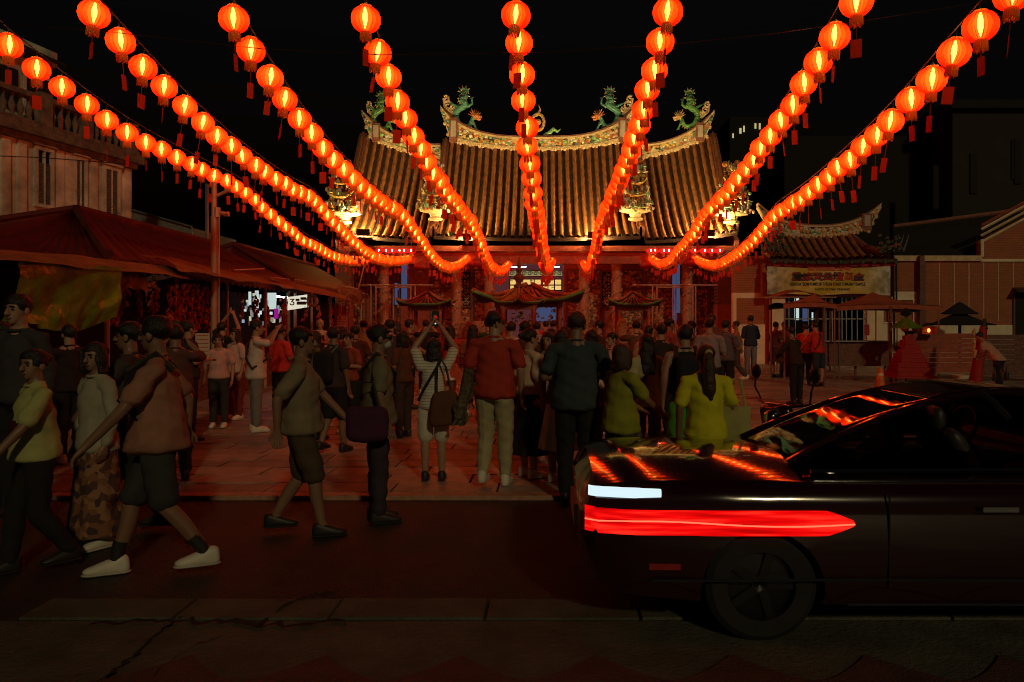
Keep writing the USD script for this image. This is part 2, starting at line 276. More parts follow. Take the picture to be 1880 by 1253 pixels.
# ---------------------------------------------------------------- roofs of half-round tiles
def roof_rows(parent, x0, x1, yr, ye, zr, ze, n, r=.09, pw=1.45, seg=16, depth=.12, tilemat=None):
    """Curved roof slope from the ridge at y = yr to the eave at y = ye. zr(x), ze(x): heights of ridge and eave."""
    tm_ = tilemat or K['tile']
    ts = np.linspace(0, 1, seg)
    def P(x, t): return np.array([x, yr + (ye - yr) * t, ze(x) + (zr(x) - ze(x)) * (1 - t) ** pw])
    xs = np.linspace(x0, x1, max(9, n // 2))
    G = np.array([[P(x, t) for t in ts] for x in xs])
    bed = MB(); bed.slab(G, (0, 0, -depth)); obj('pan_tiles', bed, K['tilebed'], parent, smooth=30)
    for i in range(n):
        x = x0 + (x1 - x0) * (i + .5) / n
        kk = seg * 3; tt = np.linspace(0, 1.005, kk)
        pts = np.array([P(x, t) for t in tt]); pts[:, 2] += r * .25; pts[:, 0] += .012 * np.sin(np.arange(kk) * 1.7 + i * 3.1)
        rr = r * (1 + .08 * ((np.arange(kk) % 3) == 0))
        m = MB(); m.tube(pts, rr, 8); e = pts[-1]
        m.lathe([(0, -.02), (r * 1.25, -.02), (r * 1.25, .02), (0, .02)], (0, 0, 0), 8)
        v = m.v[-1]; m.v[-1] = np.stack([v[:, 0], -v[:, 2], v[:, 1]], 1) + e + np.array([0, -.03, -.02])
        obj('tile_row', m, tm_, parent, smooth=True)
    return P
def ridge_band(x0, x1, zb, zt, y, th, n=40):
    xs = np.linspace(x0, x1, n); m = MB()
    def strip(f0, f1, dy, t2):
        P = np.array([[[x, y - dy, f0(x)] for x in xs], [[x, y - dy, f1(x)] for x in xs]])
        q = MB(); q.slab(P[::-1], (0, t2, 0)); return q
    return strip
TX = -.34                                            # the temple's axis
temple = thing('temple', 'large temple hall with curved tiled roof, dragons on the ridge and red carved front', 'temple', (TX, 0, 0))
YR, YE = 38.0, 33.0
zrc = lambda x: 10.6 + .45 * (x / 4.7) ** 2
zrs = lambda x: 10.15 + 1.2 * np.clip((abs(x) - 4.7) / 4.3, 0, 1.1) ** 1.6
zec = lambda x: 5.52 + .10 * (x / 4.7) ** 2
zes = lambda x: 5.38 + .45 * (abs(x) / 9.0) ** 4
mr = node('main_roof', temple); roof_rows(mr, -4.62, 4.62, YR, YE, zrc, zec, 25, .105)
for s in (-1, 1):
    sr = node('side_roof', temple); a, b = sorted((s * 4.85, s * 8.95)); roof_rows(sr, a, b, YR + .1, YE + .05, zrs, zes, 11, .105)
def verge(x, yr, ye, zr, ze, w, h, pw=1.45, t1=.86):
    ts = np.linspace(-.02, t1, 14); P = np.array([[[x - w / 2, yr + (ye - yr) * t, ze + (zr - ze) * (1 - min(max(t, 0), 1)) ** pw + h] for t in ts], [[x + w / 2, yr + (ye - yr) * t, ze + (zr - ze) * (1 - min(max(t, 0), 1)) ** pw + h] for t in ts]])
    m = MB(); m.slab(P, (0, 0, -h - .25)); return m
for s in (-1, 1):
    obj('verge', verge(s * 4.73, YR, YE, zrc(4.7), zec(4.7), .34, .22), K['verge'], temple)
    obj('verge', verge(s * 9.0, YR, YE, zrs(9.0), zes(9.0), .34, .22), K['verge'], temple)
    obj('verge_tile', verge(s * 4.73, YR, YE, zrc(4.7), zec(4.7), .10, .30), K['tile'], temple)
    obj('verge_tile', verge(s * 9.0, YR, YE, zrs(9.0), zes(9.0), .10, .30), K['tile'], temple)
    g = MB(); g.poly([(YE + .5, 4.6), (YE + .3, 5.5), (YR - 2.6, 7.0), (YR, 11.0), (YR + 2.6, 7.0), (YR + 5, 5.4), (YR + 5, 4.6)], s * 9.0 - .1, .2, 'x'); obj('gable_wall', g, K['verge'], temple)
bk = MB(); bk.add(*sheet(0, 1, 0, 1, 0)); bk.v = [np.array([[-9, YR + .2, 10.3], [9, YR + .2, 10.3], [9, YR + 5.5, 5.2], [-9, YR + 5.5, 5.2]])]; obj('rear_slope', bk, K['tilebed'], temple)
# ridges
def ridge(parent, x0, x1, zb, zt, y, th, posts):
    st = ridge_band(x0, x1, zb, zt, y, th)
    A = lambda k: (lambda x: zb(x) + (zt(x) - zb(x)) * k)
    obj('relief_band', st(A(.24), A(.78), th / 2, th), K['relief'], parent)
    obj('lower_moulding', st(A(.14), A(.24), th / 2 + .06, th + .12), K['cream'], parent)
    obj('upper_moulding', st(A(.78), A(.90), th / 2 + .05, th + .10), K['cream'], parent)
    obj('coping', st(A(.90), A(1.0), th / 2 + .02, th + .04), K['verge'], parent)
    n = int(abs(x1 - x0) / .16); fr = MB()
    for i in range(n):
        x = x0 + (x1 - x0) * (i + .5) / n
        if zt(x) - zb(x) < .45: continue
        fr.ball((x, y - th / 2 - .05, A(.09)(x) + .04 * math.sin(i * 1.9)), (.10, .06, .11), 6)
    obj('scalloped_fringe', fr, K['cream'], parent, kind='stuff')
    fb = [MB() for _ in range(4)]
    for i in range(int(abs(x1 - x0) * 16)):
        x = rng.uniform(min(x0, x1), max(x0, x1))
        if zt(x) - zb(x) < .5: continue
        k = rng.uniform(.30, .74); q = rng.randrange(4); r = rng.uniform(.035, .085)
        fb[q].ball((x, y - th / 2 - .02, A(k)(x)), (r * rng.uniform(.8, 1.5), r * .7, r), 6)
    for q, mt in enumerate(('orn_green', 'orn_gold', 'orn_orange', 'orn_cream')): obj('porcelain_flowers', fb[q], K[mt], parent, kind='stuff')
    for px in posts:
        obj('ridge_post', MB().box((px, y - .02, (zb(px) + zt(px)) / 2), (.42, th + .16, (zt(px) - zb(px)) * .95)), K['verge'], parent)
        obj('post_panel', MB().box((px, y - th / 2 - .11, (zb(px) + zt(px)) / 2 + .05), (.26, .04, (zt(px) - zb(px)) * .62)), K['lattice'], parent)
def scroll(cx, cz, y, s, k=1.0):
    """Curled cloud ornament on a ridge tip."""
    m = MB()
    for (ox, oz, r0, turns, ph) in ((0, 0, .26, 1.3, 0.3), (s * .12, .34, .20, 1.2, 1.0), (-s * .22, -.22, .16, 1.1, 2.0)):
        t = np.linspace(0, turns * 2 * np.pi, 22); r = r0 * k * (1 - t / t[-1] * .8)
        m.tube(np.stack([cx + k * ox + s * r * np.cos(t + ph), np.full(22, y), cz + k * oz + r * np.sin(t + ph)], 1), .06 * k, 6)
    m.tube([(cx - s * .3 * k, y, cz - .5 * k), (cx + s * .16 * k, y, cz - .1 * k), (cx + s * .28 * k, y, cz + .4 * k)], [.10 * k, .09 * k, .04 * k], 6)
    return m
cr_ = node('central_ridge', temple)
cztop = lambda x: 11.36 + 1.55 * (np.abs(x) / 5.0) ** 3.4
czbot = lambda x: np.where(np.abs(x) < 4.5, zrc(x), zrc(4.5) + (np.abs(x) - 4.5) / .5 * 1.65)
ridge(cr_, -5.0, 5.0, czbot, cztop, YR, .34, (-4.32, 4.32))
for s in (-1, 1): obj('tip_scroll', scroll(s * 4.62, 12.95, YR, s, .95), K['cream'], cr_)
for s in (-1, 1):
    rr_ = node('side_ridge', temple)
    u = lambda x: np.clip((np.abs(x) - 4.7) / 4.35, 0, 1)
    szt = lambda x: 10.98 + 1.75 * u(x) ** 2.6
    szb = lambda x: np.where(u(x) < .9, zrs(x), zrs(4.7 + 4.35 * .9) + (u(x) - .9) / .1 * 1.3)
    ridge(rr_, s * 5.0, s * 9.05, szb, szt, YR + .1, .32, (s * 8.3,))
    obj('tip_scroll', scroll(s * 8.62, 12.75, YR + .1, s, .8), K['cream'], rr_)
# the ridge's middle ornament
mo = node('ridge_jewel', temple); q = MB()
for i in range(26):
    a = i / 26 * 2 * np.pi; q.ball((.30 * math.cos(a), YR, 12.1 + .42 * math.sin(a)), .09, 6)
q.ball((0, YR, 12.1), .17, 8); q.tube([(-.1, YR, 12.4), (.12, YR, 12.75), (.02, YR, 13.0)], [.07, .05, .01], 6); obj('pearl', q, K['dgold'], mo)
q = MB()
for s in (-1, 1): q.tube([(s * .3, YR, 11.4), (s * .62, YR, 11.55), (s * .8, YR, 11.75), (s * 1.0, YR, 11.6), (s * 1.15, YR, 11.75)], [.09, .12, .1, .07, .02], 6)
obj('curled_leaves', q, K['orn_green'], mo)
def dragon(cx, cz, y, s, bodymat, k=1.0):
    """Ceramic dragon with its head low towards the axis and its tail curling up. s: +1 on the right side."""
    d = node('ridge_dragon', temple)
    raw = np.array([(262, 392), (290, 430), (322, 478), (370, 486), (422, 465), (452, 420), (462, 370), (440, 325), (400, 300), (362, 278), (352, 258), (388, 240), (402, 220), (372, 205), (345, 190), (360, 172), (390, 160), (372, 142), (338, 128), (348, 106), (380, 98), (406, 112), (408, 138)], float)
    sc = 1.12 / 6.6 * 38 / F * k
    X = (raw[:, 0] - 365) * sc * s; Z = (490 - raw[:, 1]) * sc
    t = np.linspace(0, 1, len(raw)); tt = np.linspace(0, 1, 60)
    from scipy.interpolate import CubicSpline
    sx, sz = CubicSpline(t, X), CubicSpline(t, Z)
    pts = np.stack([cx + sx(tt), np.full(60, y) + .10 * np.sin(tt * 9), cz + sz(tt)], 1)
    rad = np.interp(tt, [0, .08, .25, .4, .5, .8, 1], [.11, .10, .16, .165, .115, .08, .045]) * k
    b = MB(); b.tube(pts, rad, 9); obj('scaly_body', b, bodymat, d, smooth=50)
    c = MB()
    for i in range(3, 59):
        n = np.cross(pts[min(i + 1, 59)] - pts[i - 1], [0, 1.0, 0]); n /= np.linalg.norm(n) + 1e-9; n *= s * -1
        if i > 32: n = n * (1 if i % 2 else -1)
        p = pts[i] + n * rad[i] * .8; c.tube([p, p + n * .11 * k], [.045 * k, .004], 5)
    obj('spines', c, K['dgold'], d, kind='stuff')
    h = MB(); hx = pts[0]
    h.ball(hx + np.array([-s * .06, 0, .02]), (.20 * k, .16 * k, .17 * k), 8); h.ball(hx + np.array([-s * .24 * k, 0, -.02]), (.14 * k, .11 * k, .08 * k), 8); h.ball(hx + np.array([-s * .20 * k, 0, -.14 * k]), (.12 * k, .09 * k, .05 * k), 8)
    for q in range(7):
        a = q / 7 * 2.6 + .4; h.tube([hx, hx + np.array([s * math.cos(a) * .34 * k, .05 * math.sin(q * 5), math.sin(a) * .36 * k])], [.06 * k, .01], 5)
    for q in (-1, 1): h.tube([hx + np.array([0, q * .08, .12 * k]), hx + np.array([s * .15 * k, q * .12, .36 * k])], [.03 * k, .01], 5)
    obj('head', h, K['orn_orange'] if k > 1.01 else K['dgold'], d)
    for (a, bb, e) in (((340, 300), (285, 262), (290, 212)), ((425, 300), (455, 285), (500, 262)), ((300, 450), (262, 478), (245, 520)), ((440, 440), (480, 470), (520, 480))):
        L = MB(); P = [np.array([cx + (v[0] - 365) * sc * s, y - .06, cz + (490 - v[1]) * sc]) for v in (a, bb, e)]
        L.tube(P, [.075 * k, .06 * k, .045 * k], 6)
        for q in (-1, 0, 1): L.tube([P[2], P[2] + (P[2] - P[1]) * .3 + np.array([q * .10 * k, 0, .03 * q])], [.03 * k, .008], 5)
        obj('clawed_leg', L, bodymat, d)
dragon(gx(1118, YR) - TX, gz(232, YR), YR, 1, K['dteal'], 1.05)
dragon(gx(853, YR) - TX, gz(232, YR), YR, -1, K['dteal'], 1.05)
dragon(gx(1266, YR) - TX, gz(231, YR), YR + .1, 1, K['dgreen'])
dragon(gx(700, YR) - TX, gz(236, YR), YR + .1, -1, K['dgreen'])
def ornament(x, y, z0, k, seed):
    """Crowded porcelain scene at the foot of a verge: bracket, tiny pavilion, figures, bouquet."""
    o = node('verge_ornament', temple); R = random.Random(seed)
    b = MB(); b.lathe([(.02, -.42), (.30, -.36), (.30, -.28), (.20, -.22), (.26, -.06), (.62, .02), (.66, .08), (0, .10)], (x, y, z0), 10, 1.0 * k, .7 * k); obj('bracket', b, K['cream'], o)
    ms = {q: MB() for q in ('orn_cream', 'orn_green', 'orn_gold', 'orn_orange')}
    for tier, (zc, w, h, nn) in enumerate(((.28, .72, .42, 120), (.78, .58, .5, 80), (1.5, .40, .75, 80))):
        for i in range(nn):
            xx = x + R.uniform(-w, w) * k * (1 - .35 * R.random()); zz = z0 + (zc + R.uniform(-h / 2, h / 2)) * k; q = R.choices(list(ms), (5, 3, 2, 1.2))[0]; r = R.uniform(.03, .075) * k
            yy = y - .30 * k - R.uniform(0, .2)
            if R.random() < .4: ms[q].ball((xx, yy, zz), (r, r, r * R.uniform(.8, 1.8)), 6)
            elif R.random() < .6: ms[q].tube([(xx, yy, zz - r * 1.6), (xx + R.uniform(-.05, .05), yy, zz + r * 1.6)], [r * .9, r * .2], 5)
            else: ms[q].lathe([(0, -.02), (r * 1.5, 0), (0, .02)], (xx, yy, zz), 7)
    for i in range(9):                                                # flower discs of the bouquet
        a = R.uniform(0, 6.28); rr = R.uniform(.0, .42) * k; cx_, cz_ = x + rr * math.cos(a), z0 + 1.62 * k + 1.1 * rr * math.sin(a)
        q = ('orn_cream', 'orn_gold', 'orn_orange')[i % 3]; ms[q].lathe([(0, -.03), (.12 * k, -.02), (.12 * k, .02), (.05 * k, .05), (0, .06)], (0, 0, 0), 9)
        v = ms[q].v[-1]; ms[q].v[-1] = np.stack([v[:, 0] + cx_, y - .42 * k - v[:, 2], v[:, 1] + cz_], 1)
    bx = MB(); bx.b2((x - .66 * k, y - .2, z0 + .05 * k), (x + .66 * k, y + .25, z0 + .5 * k)); bx.b2((x - .5 * k, y - .2, z0 + .5 * k), (x + .5 * k, y + .2, z0 + 1.0 * k)); bx.b2((x - .28 * k, y - .2, z0 + 1.0 * k), (x + .28 * k, y + .15, z0 + 1.9 * k)); obj('core', bx, K['darkwood'], o)
    rf = MB()
    for (zz, w) in ((.62, .5), (1.1, .42)):
        xs = np.linspace(-w, w, 9); P = np.array([[[x + a * k, y - .5 * k, z0 + (zz + .25 * (abs(a) / w) ** 3) * k] for a in xs], [[x + a * .7 * k, y - .2 * k, z0 + (zz + .20) * k] for a in xs]]); rf.slab(P, (0, .02, -.06 * k))
    obj('tiny_roofs', rf, K['orn_gold'], o)
    for q, m in ms.items(): obj({'orn_cream': 'figures', 'orn_green': 'leaves', 'orn_gold': 'gilt_pieces', 'orn_orange': 'blossoms'}[q], m, K[q], o, kind='stuff')
ornament(gx(800, 33.6) - TX, 33.5, gz(390, 33.5), 1.1, 1); ornament(gx(1166, 33.6) - TX, 33.5, gz(390, 33.5), 1.1, 2)
ornament(gx(632, 33.6) - TX, 33.5, gz(396, 33.5), 1.22, 3); ornament(gx(1342, 33.6) - TX, 33.5, gz(396, 33.5), 1.22, 4)
# body of the hall
L = lambda px, y: gx(px, y) - TX
obj('eave_board', MB().b2((-8.9, 33.15, 4.98), (8.9, 33.3, 5.22)), K['redwood'], temple)
obj('eave_beam', MB().b2((-8.7, 33.5, 4.45), (8.7, 33.8, 4.95)), K['redwood'], temple)
obj('soffit', MB().b2((-9, 33.3, 5.02), (9, 43, 5.10)), K['darkwood'], temple)
obj('rear_wall', MB().b2((-9, 42.6, 0), (9, 43, 5.0)), K['redwood'], temple)
for s in (-1, 1): obj('side_wall', MB().b2((s * 9 - .15, 34.4, 0), (s * 9 + .15, 42.6, 5.02)), K['verge'], temple)
fw = MB()
for a, b in ((-9, L(905, 36)), (L(1034, 36), 9)): fw.b2((a, 36, 0), (b, 36.25, 5.0))
fw.b2((L(905, 36), 36, 4.65), (L(1034, 36), 36.25, 5.0)); obj('front_wall', fw, K['redwood'], temple)
for px in (640, 705, 838, 898, 1072, 1132, 1262, 1330):
    c = MB(); c.lathe([(.32, 0), (.34, .12), (.25, .22), (.23, .3), (.23, 4.3), (.28, 4.42), (.28, 4.5)], (L(px, 34.2), 34.2, 0), 14)
    for k in range(60):
        a = k * .55; c.ball((L(px, 34.2) + .24 * math.cos(a), 34.2 + .24 * math.sin(a), .4 + k * .064), .06, 5)
    obj('dragon_column', c, K['stone'], temple, smooth=30)
for a, b in ((648, 672), (684, 720), (728, 735), (790, 836), (842, 865), (870, 898), (1040, 1066), (1074, 1104), (1140, 1180), (1186, 1236), (1262, 1300), (1304, 1330)):
    x0, x1 = L(a, 35.9), L(b, 35.9)
    pn = node('carved_panel', temple)
    obj('panel_frame', MB().b2((x0, 35.88, .9), (x1, 35.99, 4.4)), K['darkwood'], pn)
    for z0, z1 in ((1.0, 1.7), (1.8, 3.4), (3.5, 4.3)): obj('carving', MB().b2((x0 + .06, 35.84, z0), (x1 - .06, 35.9, z1)), K['carved'], pn)
def lattice(px0, px1, py0, py1, y, seed):
    R = random.Random(seed); w = node('lattice_window', temple); x0, x1, z0, z1 = L(px0, y), L(px1, y), gz(py1, y), gz(py0, y)
    fr = MB()
    for a, b in (((x0 - .08, z0), (x0, z1)), ((x1, z0), (x1 + .08, z1)), ((x0 - .08, z1), (x1 + .08, z1 + .08)), ((x0 - .08, z0 - .08), (x1 + .08, z0))): fr.b2((a[0], y - .1, a[1]), (b[0], y, b[1]))
    obj('frame', fr, K['darkwood'], w); obj('shade', MB().b2((x0, y - .02, z0), (x1, y, z1)), K['void'], w)
    m = MB()
    for i in range(int((x1 - x0) / .13)):
        for j in range(int((z1 - z0) / .14)):
            c = (x0 + .08 + i * .13 + R.uniform(-.02, .02), y - .05, z0 + .08 + j * .14 + R.uniform(-.02, .02))
            if R.random() < .75: m.ball(c, (.05, .03, R.uniform(.03, .06)), 5)
            m.tube([c, (c[0] + R.choice((-.13, .13)), y - .05, c[2] + R.choice((-.14, .14)))], .014, 4)
    obj('carved_tracery', m, K['lattice'], w)
lattice(841, 864, 500, 562, 35.8, 1); lattice(1105, 1121, 500, 562, 35.8, 2)
# the lit middle bay
obj('altar_glow', MB().b2((L(900, 39), 39, 0), (L(1040, 39), 39.1, 4.9)), K['litviolet'], temple)
lp = node('lit_screen', temple)
x0, x1 = L(935, 37.5), L(1032, 37.5)
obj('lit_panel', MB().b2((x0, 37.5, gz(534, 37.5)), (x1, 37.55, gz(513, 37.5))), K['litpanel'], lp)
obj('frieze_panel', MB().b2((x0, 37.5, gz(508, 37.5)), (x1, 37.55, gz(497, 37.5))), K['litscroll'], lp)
m = MB()
for i in range(9):
    t = np.linspace(0, 9, 26); rr2 = .13 * (1 - t / 11); m.tube(np.stack([x0 + .15 + i * .3 + rr2 * np.cos(t), np.full(26, 37.42), gz(502.5, 37.5) + rr2 * np.sin(t)], 1), .022, 4)
for zz in (513, 524, 534, 508.5, 497): m.b2((x0, 37.40, gz(zz, 37.5) - .03), (x1, 37.46, gz(zz, 37.5) + .03))
for k, px in enumerate((936, 948, 960, 975, 981, 996, 1006, 1018, 1031)): m.b2((L(px, 37.5) - .025, 37.38, gz(534, 37.5)), (L(px, 37.5) + .025, 37.44, gz(513, 37.5)))
for k in range(14):
    a = rng.uniform(x0, x1 - .25); zz = rng.uniform(gz(533, 37.5), gz(514, 37.5)); m.b2((a, 37.41, zz), (a + rng.uniform(.12, .25), 37.45, zz + .03))
obj('fretwork', m, K['darkwood'], lp)
for px0, px1, py in ((938, 956, 484.5), (938, 966, 490), (1014, 1027, 484.5), (1012, 1027, 490)):
    obj('tube_lamp', MB().tube([(L(px0, 37), 37, gz(py, 37)), (L(px1, 37), 37, gz(py, 37))], .035, 6), K['lampwhite'], temple)
al = MB()
for i in range(90): al.ball((L(rng.uniform(940, 1030), 38.5), 38.5, gz(rng.uniform(562, 600), 38.5)), (rng.uniform(.03, .12), .05, rng.uniform(.03, .14)), 5)
obj('altar_ornaments', al, K['relief'], temple, kind='stuff')
obj('altar_screen', MB().b2((L(984, 38.6), 38.6, gz(590, 38.6)), (L(1020, 38.6), 38.65, gz(563, 38.6))), K['litblue'], temple)
for a, b, c, d in ((737, 747, 480, 560), (725, 733, 520, 560), (1234, 1242, 500, 590), (1243, 1248, 480, 575)):
    obj('lit_doorway', MB().b2((L(a, 35.9), 35.86, gz(d, 35.9)), (L(b, 35.9), 35.96, gz(c, 35.9))), K['litblue'], temple)
obj('plinth', MB().b2((-9, 33.4, 0), (9, 36.4, .18)), K['stone'], temple)
# side piers of brick with painted plinths
for px0, px1, lab in ((615, 640, 'red brick pier at the dim left end of the temple front'), (1318, 1346, 'red brick pier with orange painted foot right of the temple front')):
    p = thing('brick_pier', lab, 'pier', (gx(px0, 33), 33.0, 0)); w = gx(px1, 33) - gx(px0, 33)
    obj('brickwork', MB().b2((0, 0, gz(560, 33)), (w, .8, 5.0)), K['pier_brick'], p); obj('painted_foot', MB().b2((-.02, -.02, 0), (w + .02, .82, gz(560, 33))), K['canopy'], p)
# metal gate frames in front of the side bays
def pipes(name, label, cat, segs, r, mt=None, group=None, part='pipe'):
    t = thing(name, label, cat, group=group)
    for s_ in segs: obj(part, MB().tube([np.array(q) for q in s_], r, 7), mt or K['pipe'], t, smooth=40)
    return t
for pxs, a, b, lab in (((681, 690, 722, 754, 762), 655, 795, 'painted pipe gate frame before the left bay of the temple'), ((1198, 1206, 1236, 1240, 1272, 1277), 1160, 1318, 'painted pipe gate frame before the right bay of the temple')):
    y = 32.6; sg = [(at(a, 524, y), at(b, 524, y))] + [((gx(p, y), y, 0), (gx(p, y), y, gz(524, y) - .02)) for p in pxs] + [(at(pxs[1], 528, y), at(pxs[-2], 528, y))]
    pipes('pipe_gate', lab, 'gate frame', sg, .035)
fence = thing('picket_fence', 'low dark metal picket fence between the crowd and the temple', 'fence')
y = 28.5
for px in range(840, 1240, 6): obj('picket', MB().tube([(gx(px, y), y, 0), (gx(px, y), y, 1.0)], .012, 5), K['black'], fence)
for z in (.12, .98): obj('rail', MB().b2((gx(836, y), y - .02, z), (gx(1240, y), y + .02, z + .04)), K['black'], fence)
rel = thing('stone_relief_wall', 'low carved stone relief panel behind the pointing girl', 'relief wall')
obj('relief_slab', MB().b2((gx(832, 29.5), 29.5, 0), (gx(900, 29.5), 29.8, gz(590, 29.5))), K['stone'], rel)
m = MB()
for i in range(160): m.ball((gx(rng.uniform(834, 898), 29.5), 29.48, rng.uniform(.25, gz(592, 29.5))), (rng.uniform(.03, .1), .05, rng.uniform(.03, .09)), 5)
obj('carved_figures', m, K['stone'], rel, kind='stuff')
# flood lights along the eave
for i, (px, py, w) in enumerate(((667, 433, 24), (857, 441, 16), (1090, 438, 22), (1300, 434, 24))):
    y = 32.7; c = at(px, py - 4, y); w3 = w * y / F
    t = thing('flood_light', f'black flood light on the eave shining up the roof, {("leftmost of the four", "second from the left", "third from the left", "rightmost of the four")[i]}', 'flood light', c, group='flood lights on the temple eave')
    b = MB(); b.slab(np.array([[[-w3 / 2, -.08, .18], [w3 / 2, -.08, .18]], [[-w3 / 2, .02, -.10], [w3 / 2, .02, -.10]]]), (0, .06, .01)); obj('housing', b, K['black'], t)
    obj('shield', MB().slab(np.array([[[-w3 / 2, .085, -.085], [w3 / 2, .085, -.085]], [[-w3 / 2, .26, -.065], [w3 / 2, .26, -.065]]]), (0, 0, -.012)), K['black'], t)  # lip added to keep the lens light off the eave
    obj('bracket', MB().tube([(0, .02, -.06), (0, .30, -.30), (0, .6, -.30)], .025, 6), K['black'], t)
    obj('lens', MB().slab(np.array([[[-w3 / 2 + .02, -.0, .17], [w3 / 2 - .02, -.0, .17]], [[-w3 / 2 + .02, .10, -.06], [w3 / 2 - .02, .10, -.06]]])[:, ::-1], (0, -.012, -.004)), K['flood'], t)
# incense pavilions in the court
def pavilion(name, label, cx, cy, zr, w, rise, flare, sides, posts, fin, ph=0.0, z2=None):
    t = thing(name, label, 'pavilion', (cx, cy, 0)); n = sides * 8; rings = 9
    def surf(w, zb, rise, sides, ph, parent, nm):
        P = []
        for i in range(rings):
            u = i / (rings - 1); row = []
            for j in range(n + 1):
                a = ph + j / n * 2 * np.pi; loc = (j % 8) / 8; cs = math.cos((loc - .5) * 2 * np.pi / sides) if 0 else 1
                da = (loc - .5) * 2 * np.pi / sides; poly = math.cos(math.pi / sides) / math.cos(da)
                corner = (abs(loc - .5) * 2) ** 6
                r = w / 2 * (.06 + .94 * u) * poly / math.cos(math.pi / sides) * (1 + .06 * corner * u)
                row.append((r * math.cos(a), r * math.sin(a), zb + rise * (1 - u) ** 1.7 + flare * corner * u ** 4))
            P.append(row)
        m = MB(); m.slab(np.array(P), (0, 0, -.05)); obj(nm, m, K['tilebed'], parent, smooth=40)
        R = node('tile_rows', parent)
        for s_ in range(sides):
            for q in range(1, 8):
                pts = [(np.array(P[i][s_ * 8 + q]) * .5 + np.array(P[i][s_ * 8 + q]) * .5) + np.array([0, 0, .02]) for i in range(rings) if i / (rings - 1) > abs(q - 4) / 8 * .9]
                if len(pts) > 2: obj('tile_row', MB().tube(pts, w * .014, 5), K['tile'], R, smooth=40)
        for s_ in range(sides): obj('hip_ridge', MB().tube([np.array(P[i][s_ * 8]) + np.array([0, 0, .04]) for i in range(rings)], w * .022, 6), K['tile'], parent, smooth=40)
        g = MB(); g.tube([np.array(P[-1][j]) for j in range(n + 1)], w * .016, 5, caps=False); obj('eave_trim', g, K['dgreen'], parent)
    surf(w, zr, rise, sides, ph, t, 'roof')
    for (px, py) in posts: obj('post', MB().lathe([(.09, 0), (.11, .1), (.07, .16), (.07, zr + .05)], (px, py, 0), 8), K['redwood'], t, smooth=40)
    if posts:
        xs = [p[0] for p in posts]; ys = [p[1] for p in posts]
        obj('tie_beam', MB().b2((min(xs) - .1, min(ys) - .06, zr - .22), (max(xs) + .1, min(ys) + .06, zr - .05)), K['darkwood'], t)
        obj('urn', MB().lathe([(.12, 0), (.34, .1), (.24, .35), (.5, .75), (.55, 1.05), (.42, 1.12), (.38, 1.0)], (0, 0, 0), 16), K['black'], t, smooth=40)
    if fin: obj('finial', MB().lathe([(.0, -.1), (.16, 0), (.16, .06), (.06, .12), (.17, .26), (.17, .32), (.05, .42), (.11, .5), (.04, .58), (.09, .66), (.02, .8), (0, .98)], (0, 0, zr + rise * .95), 12), K['darkwood'], t, smooth=40)
    return t
c = at(953, 560, 22.5); pavilion('incense_pavilion', 'small tiled incense pavilion with a tall spire in the middle of the court', c[0], 22.5, gz(556, 22.5), 1.45, .5, .10, 6, [(-.45, -.4), (.45, -.4), (-.45, .4), (.45, .4)], True, math.pi / 6)
c = at(972, 560, 25.0); pavilion('wide_pavilion', 'wide low tiled pavilion roof behind the spired incense pavilion', c[0], 25.0, gz(554, 25.0), 3.3, .55, .28, 4, [(-1.0, -1.0), (1.0, -1.0), (-1.0, 1.0), (1.0, 1.0)], False, math.pi / 4)
c = at(785, 560, 26.0); pavilion('burner_pavilion', 'small dark tiled burner pavilion left of the spired one', c[0], 26.0, gz(560, 26.0), 1.75, .42, .16, 4, [(-.5, -.5), (.5, -.5), (-.5, .5), (.5, .5)], False, math.pi / 4)
c = at(1161, 560, 26.0); pavilion('burner_pavilion', 'small dark tiled burner pavilion right of the wide one', c[0], 26.0, gz(560, 26.0), 1.7, .42, .16, 4, [(-.5, -.5), (.5, -.5), (-.5, .5), (.5, .5)], False, math.pi / 4)
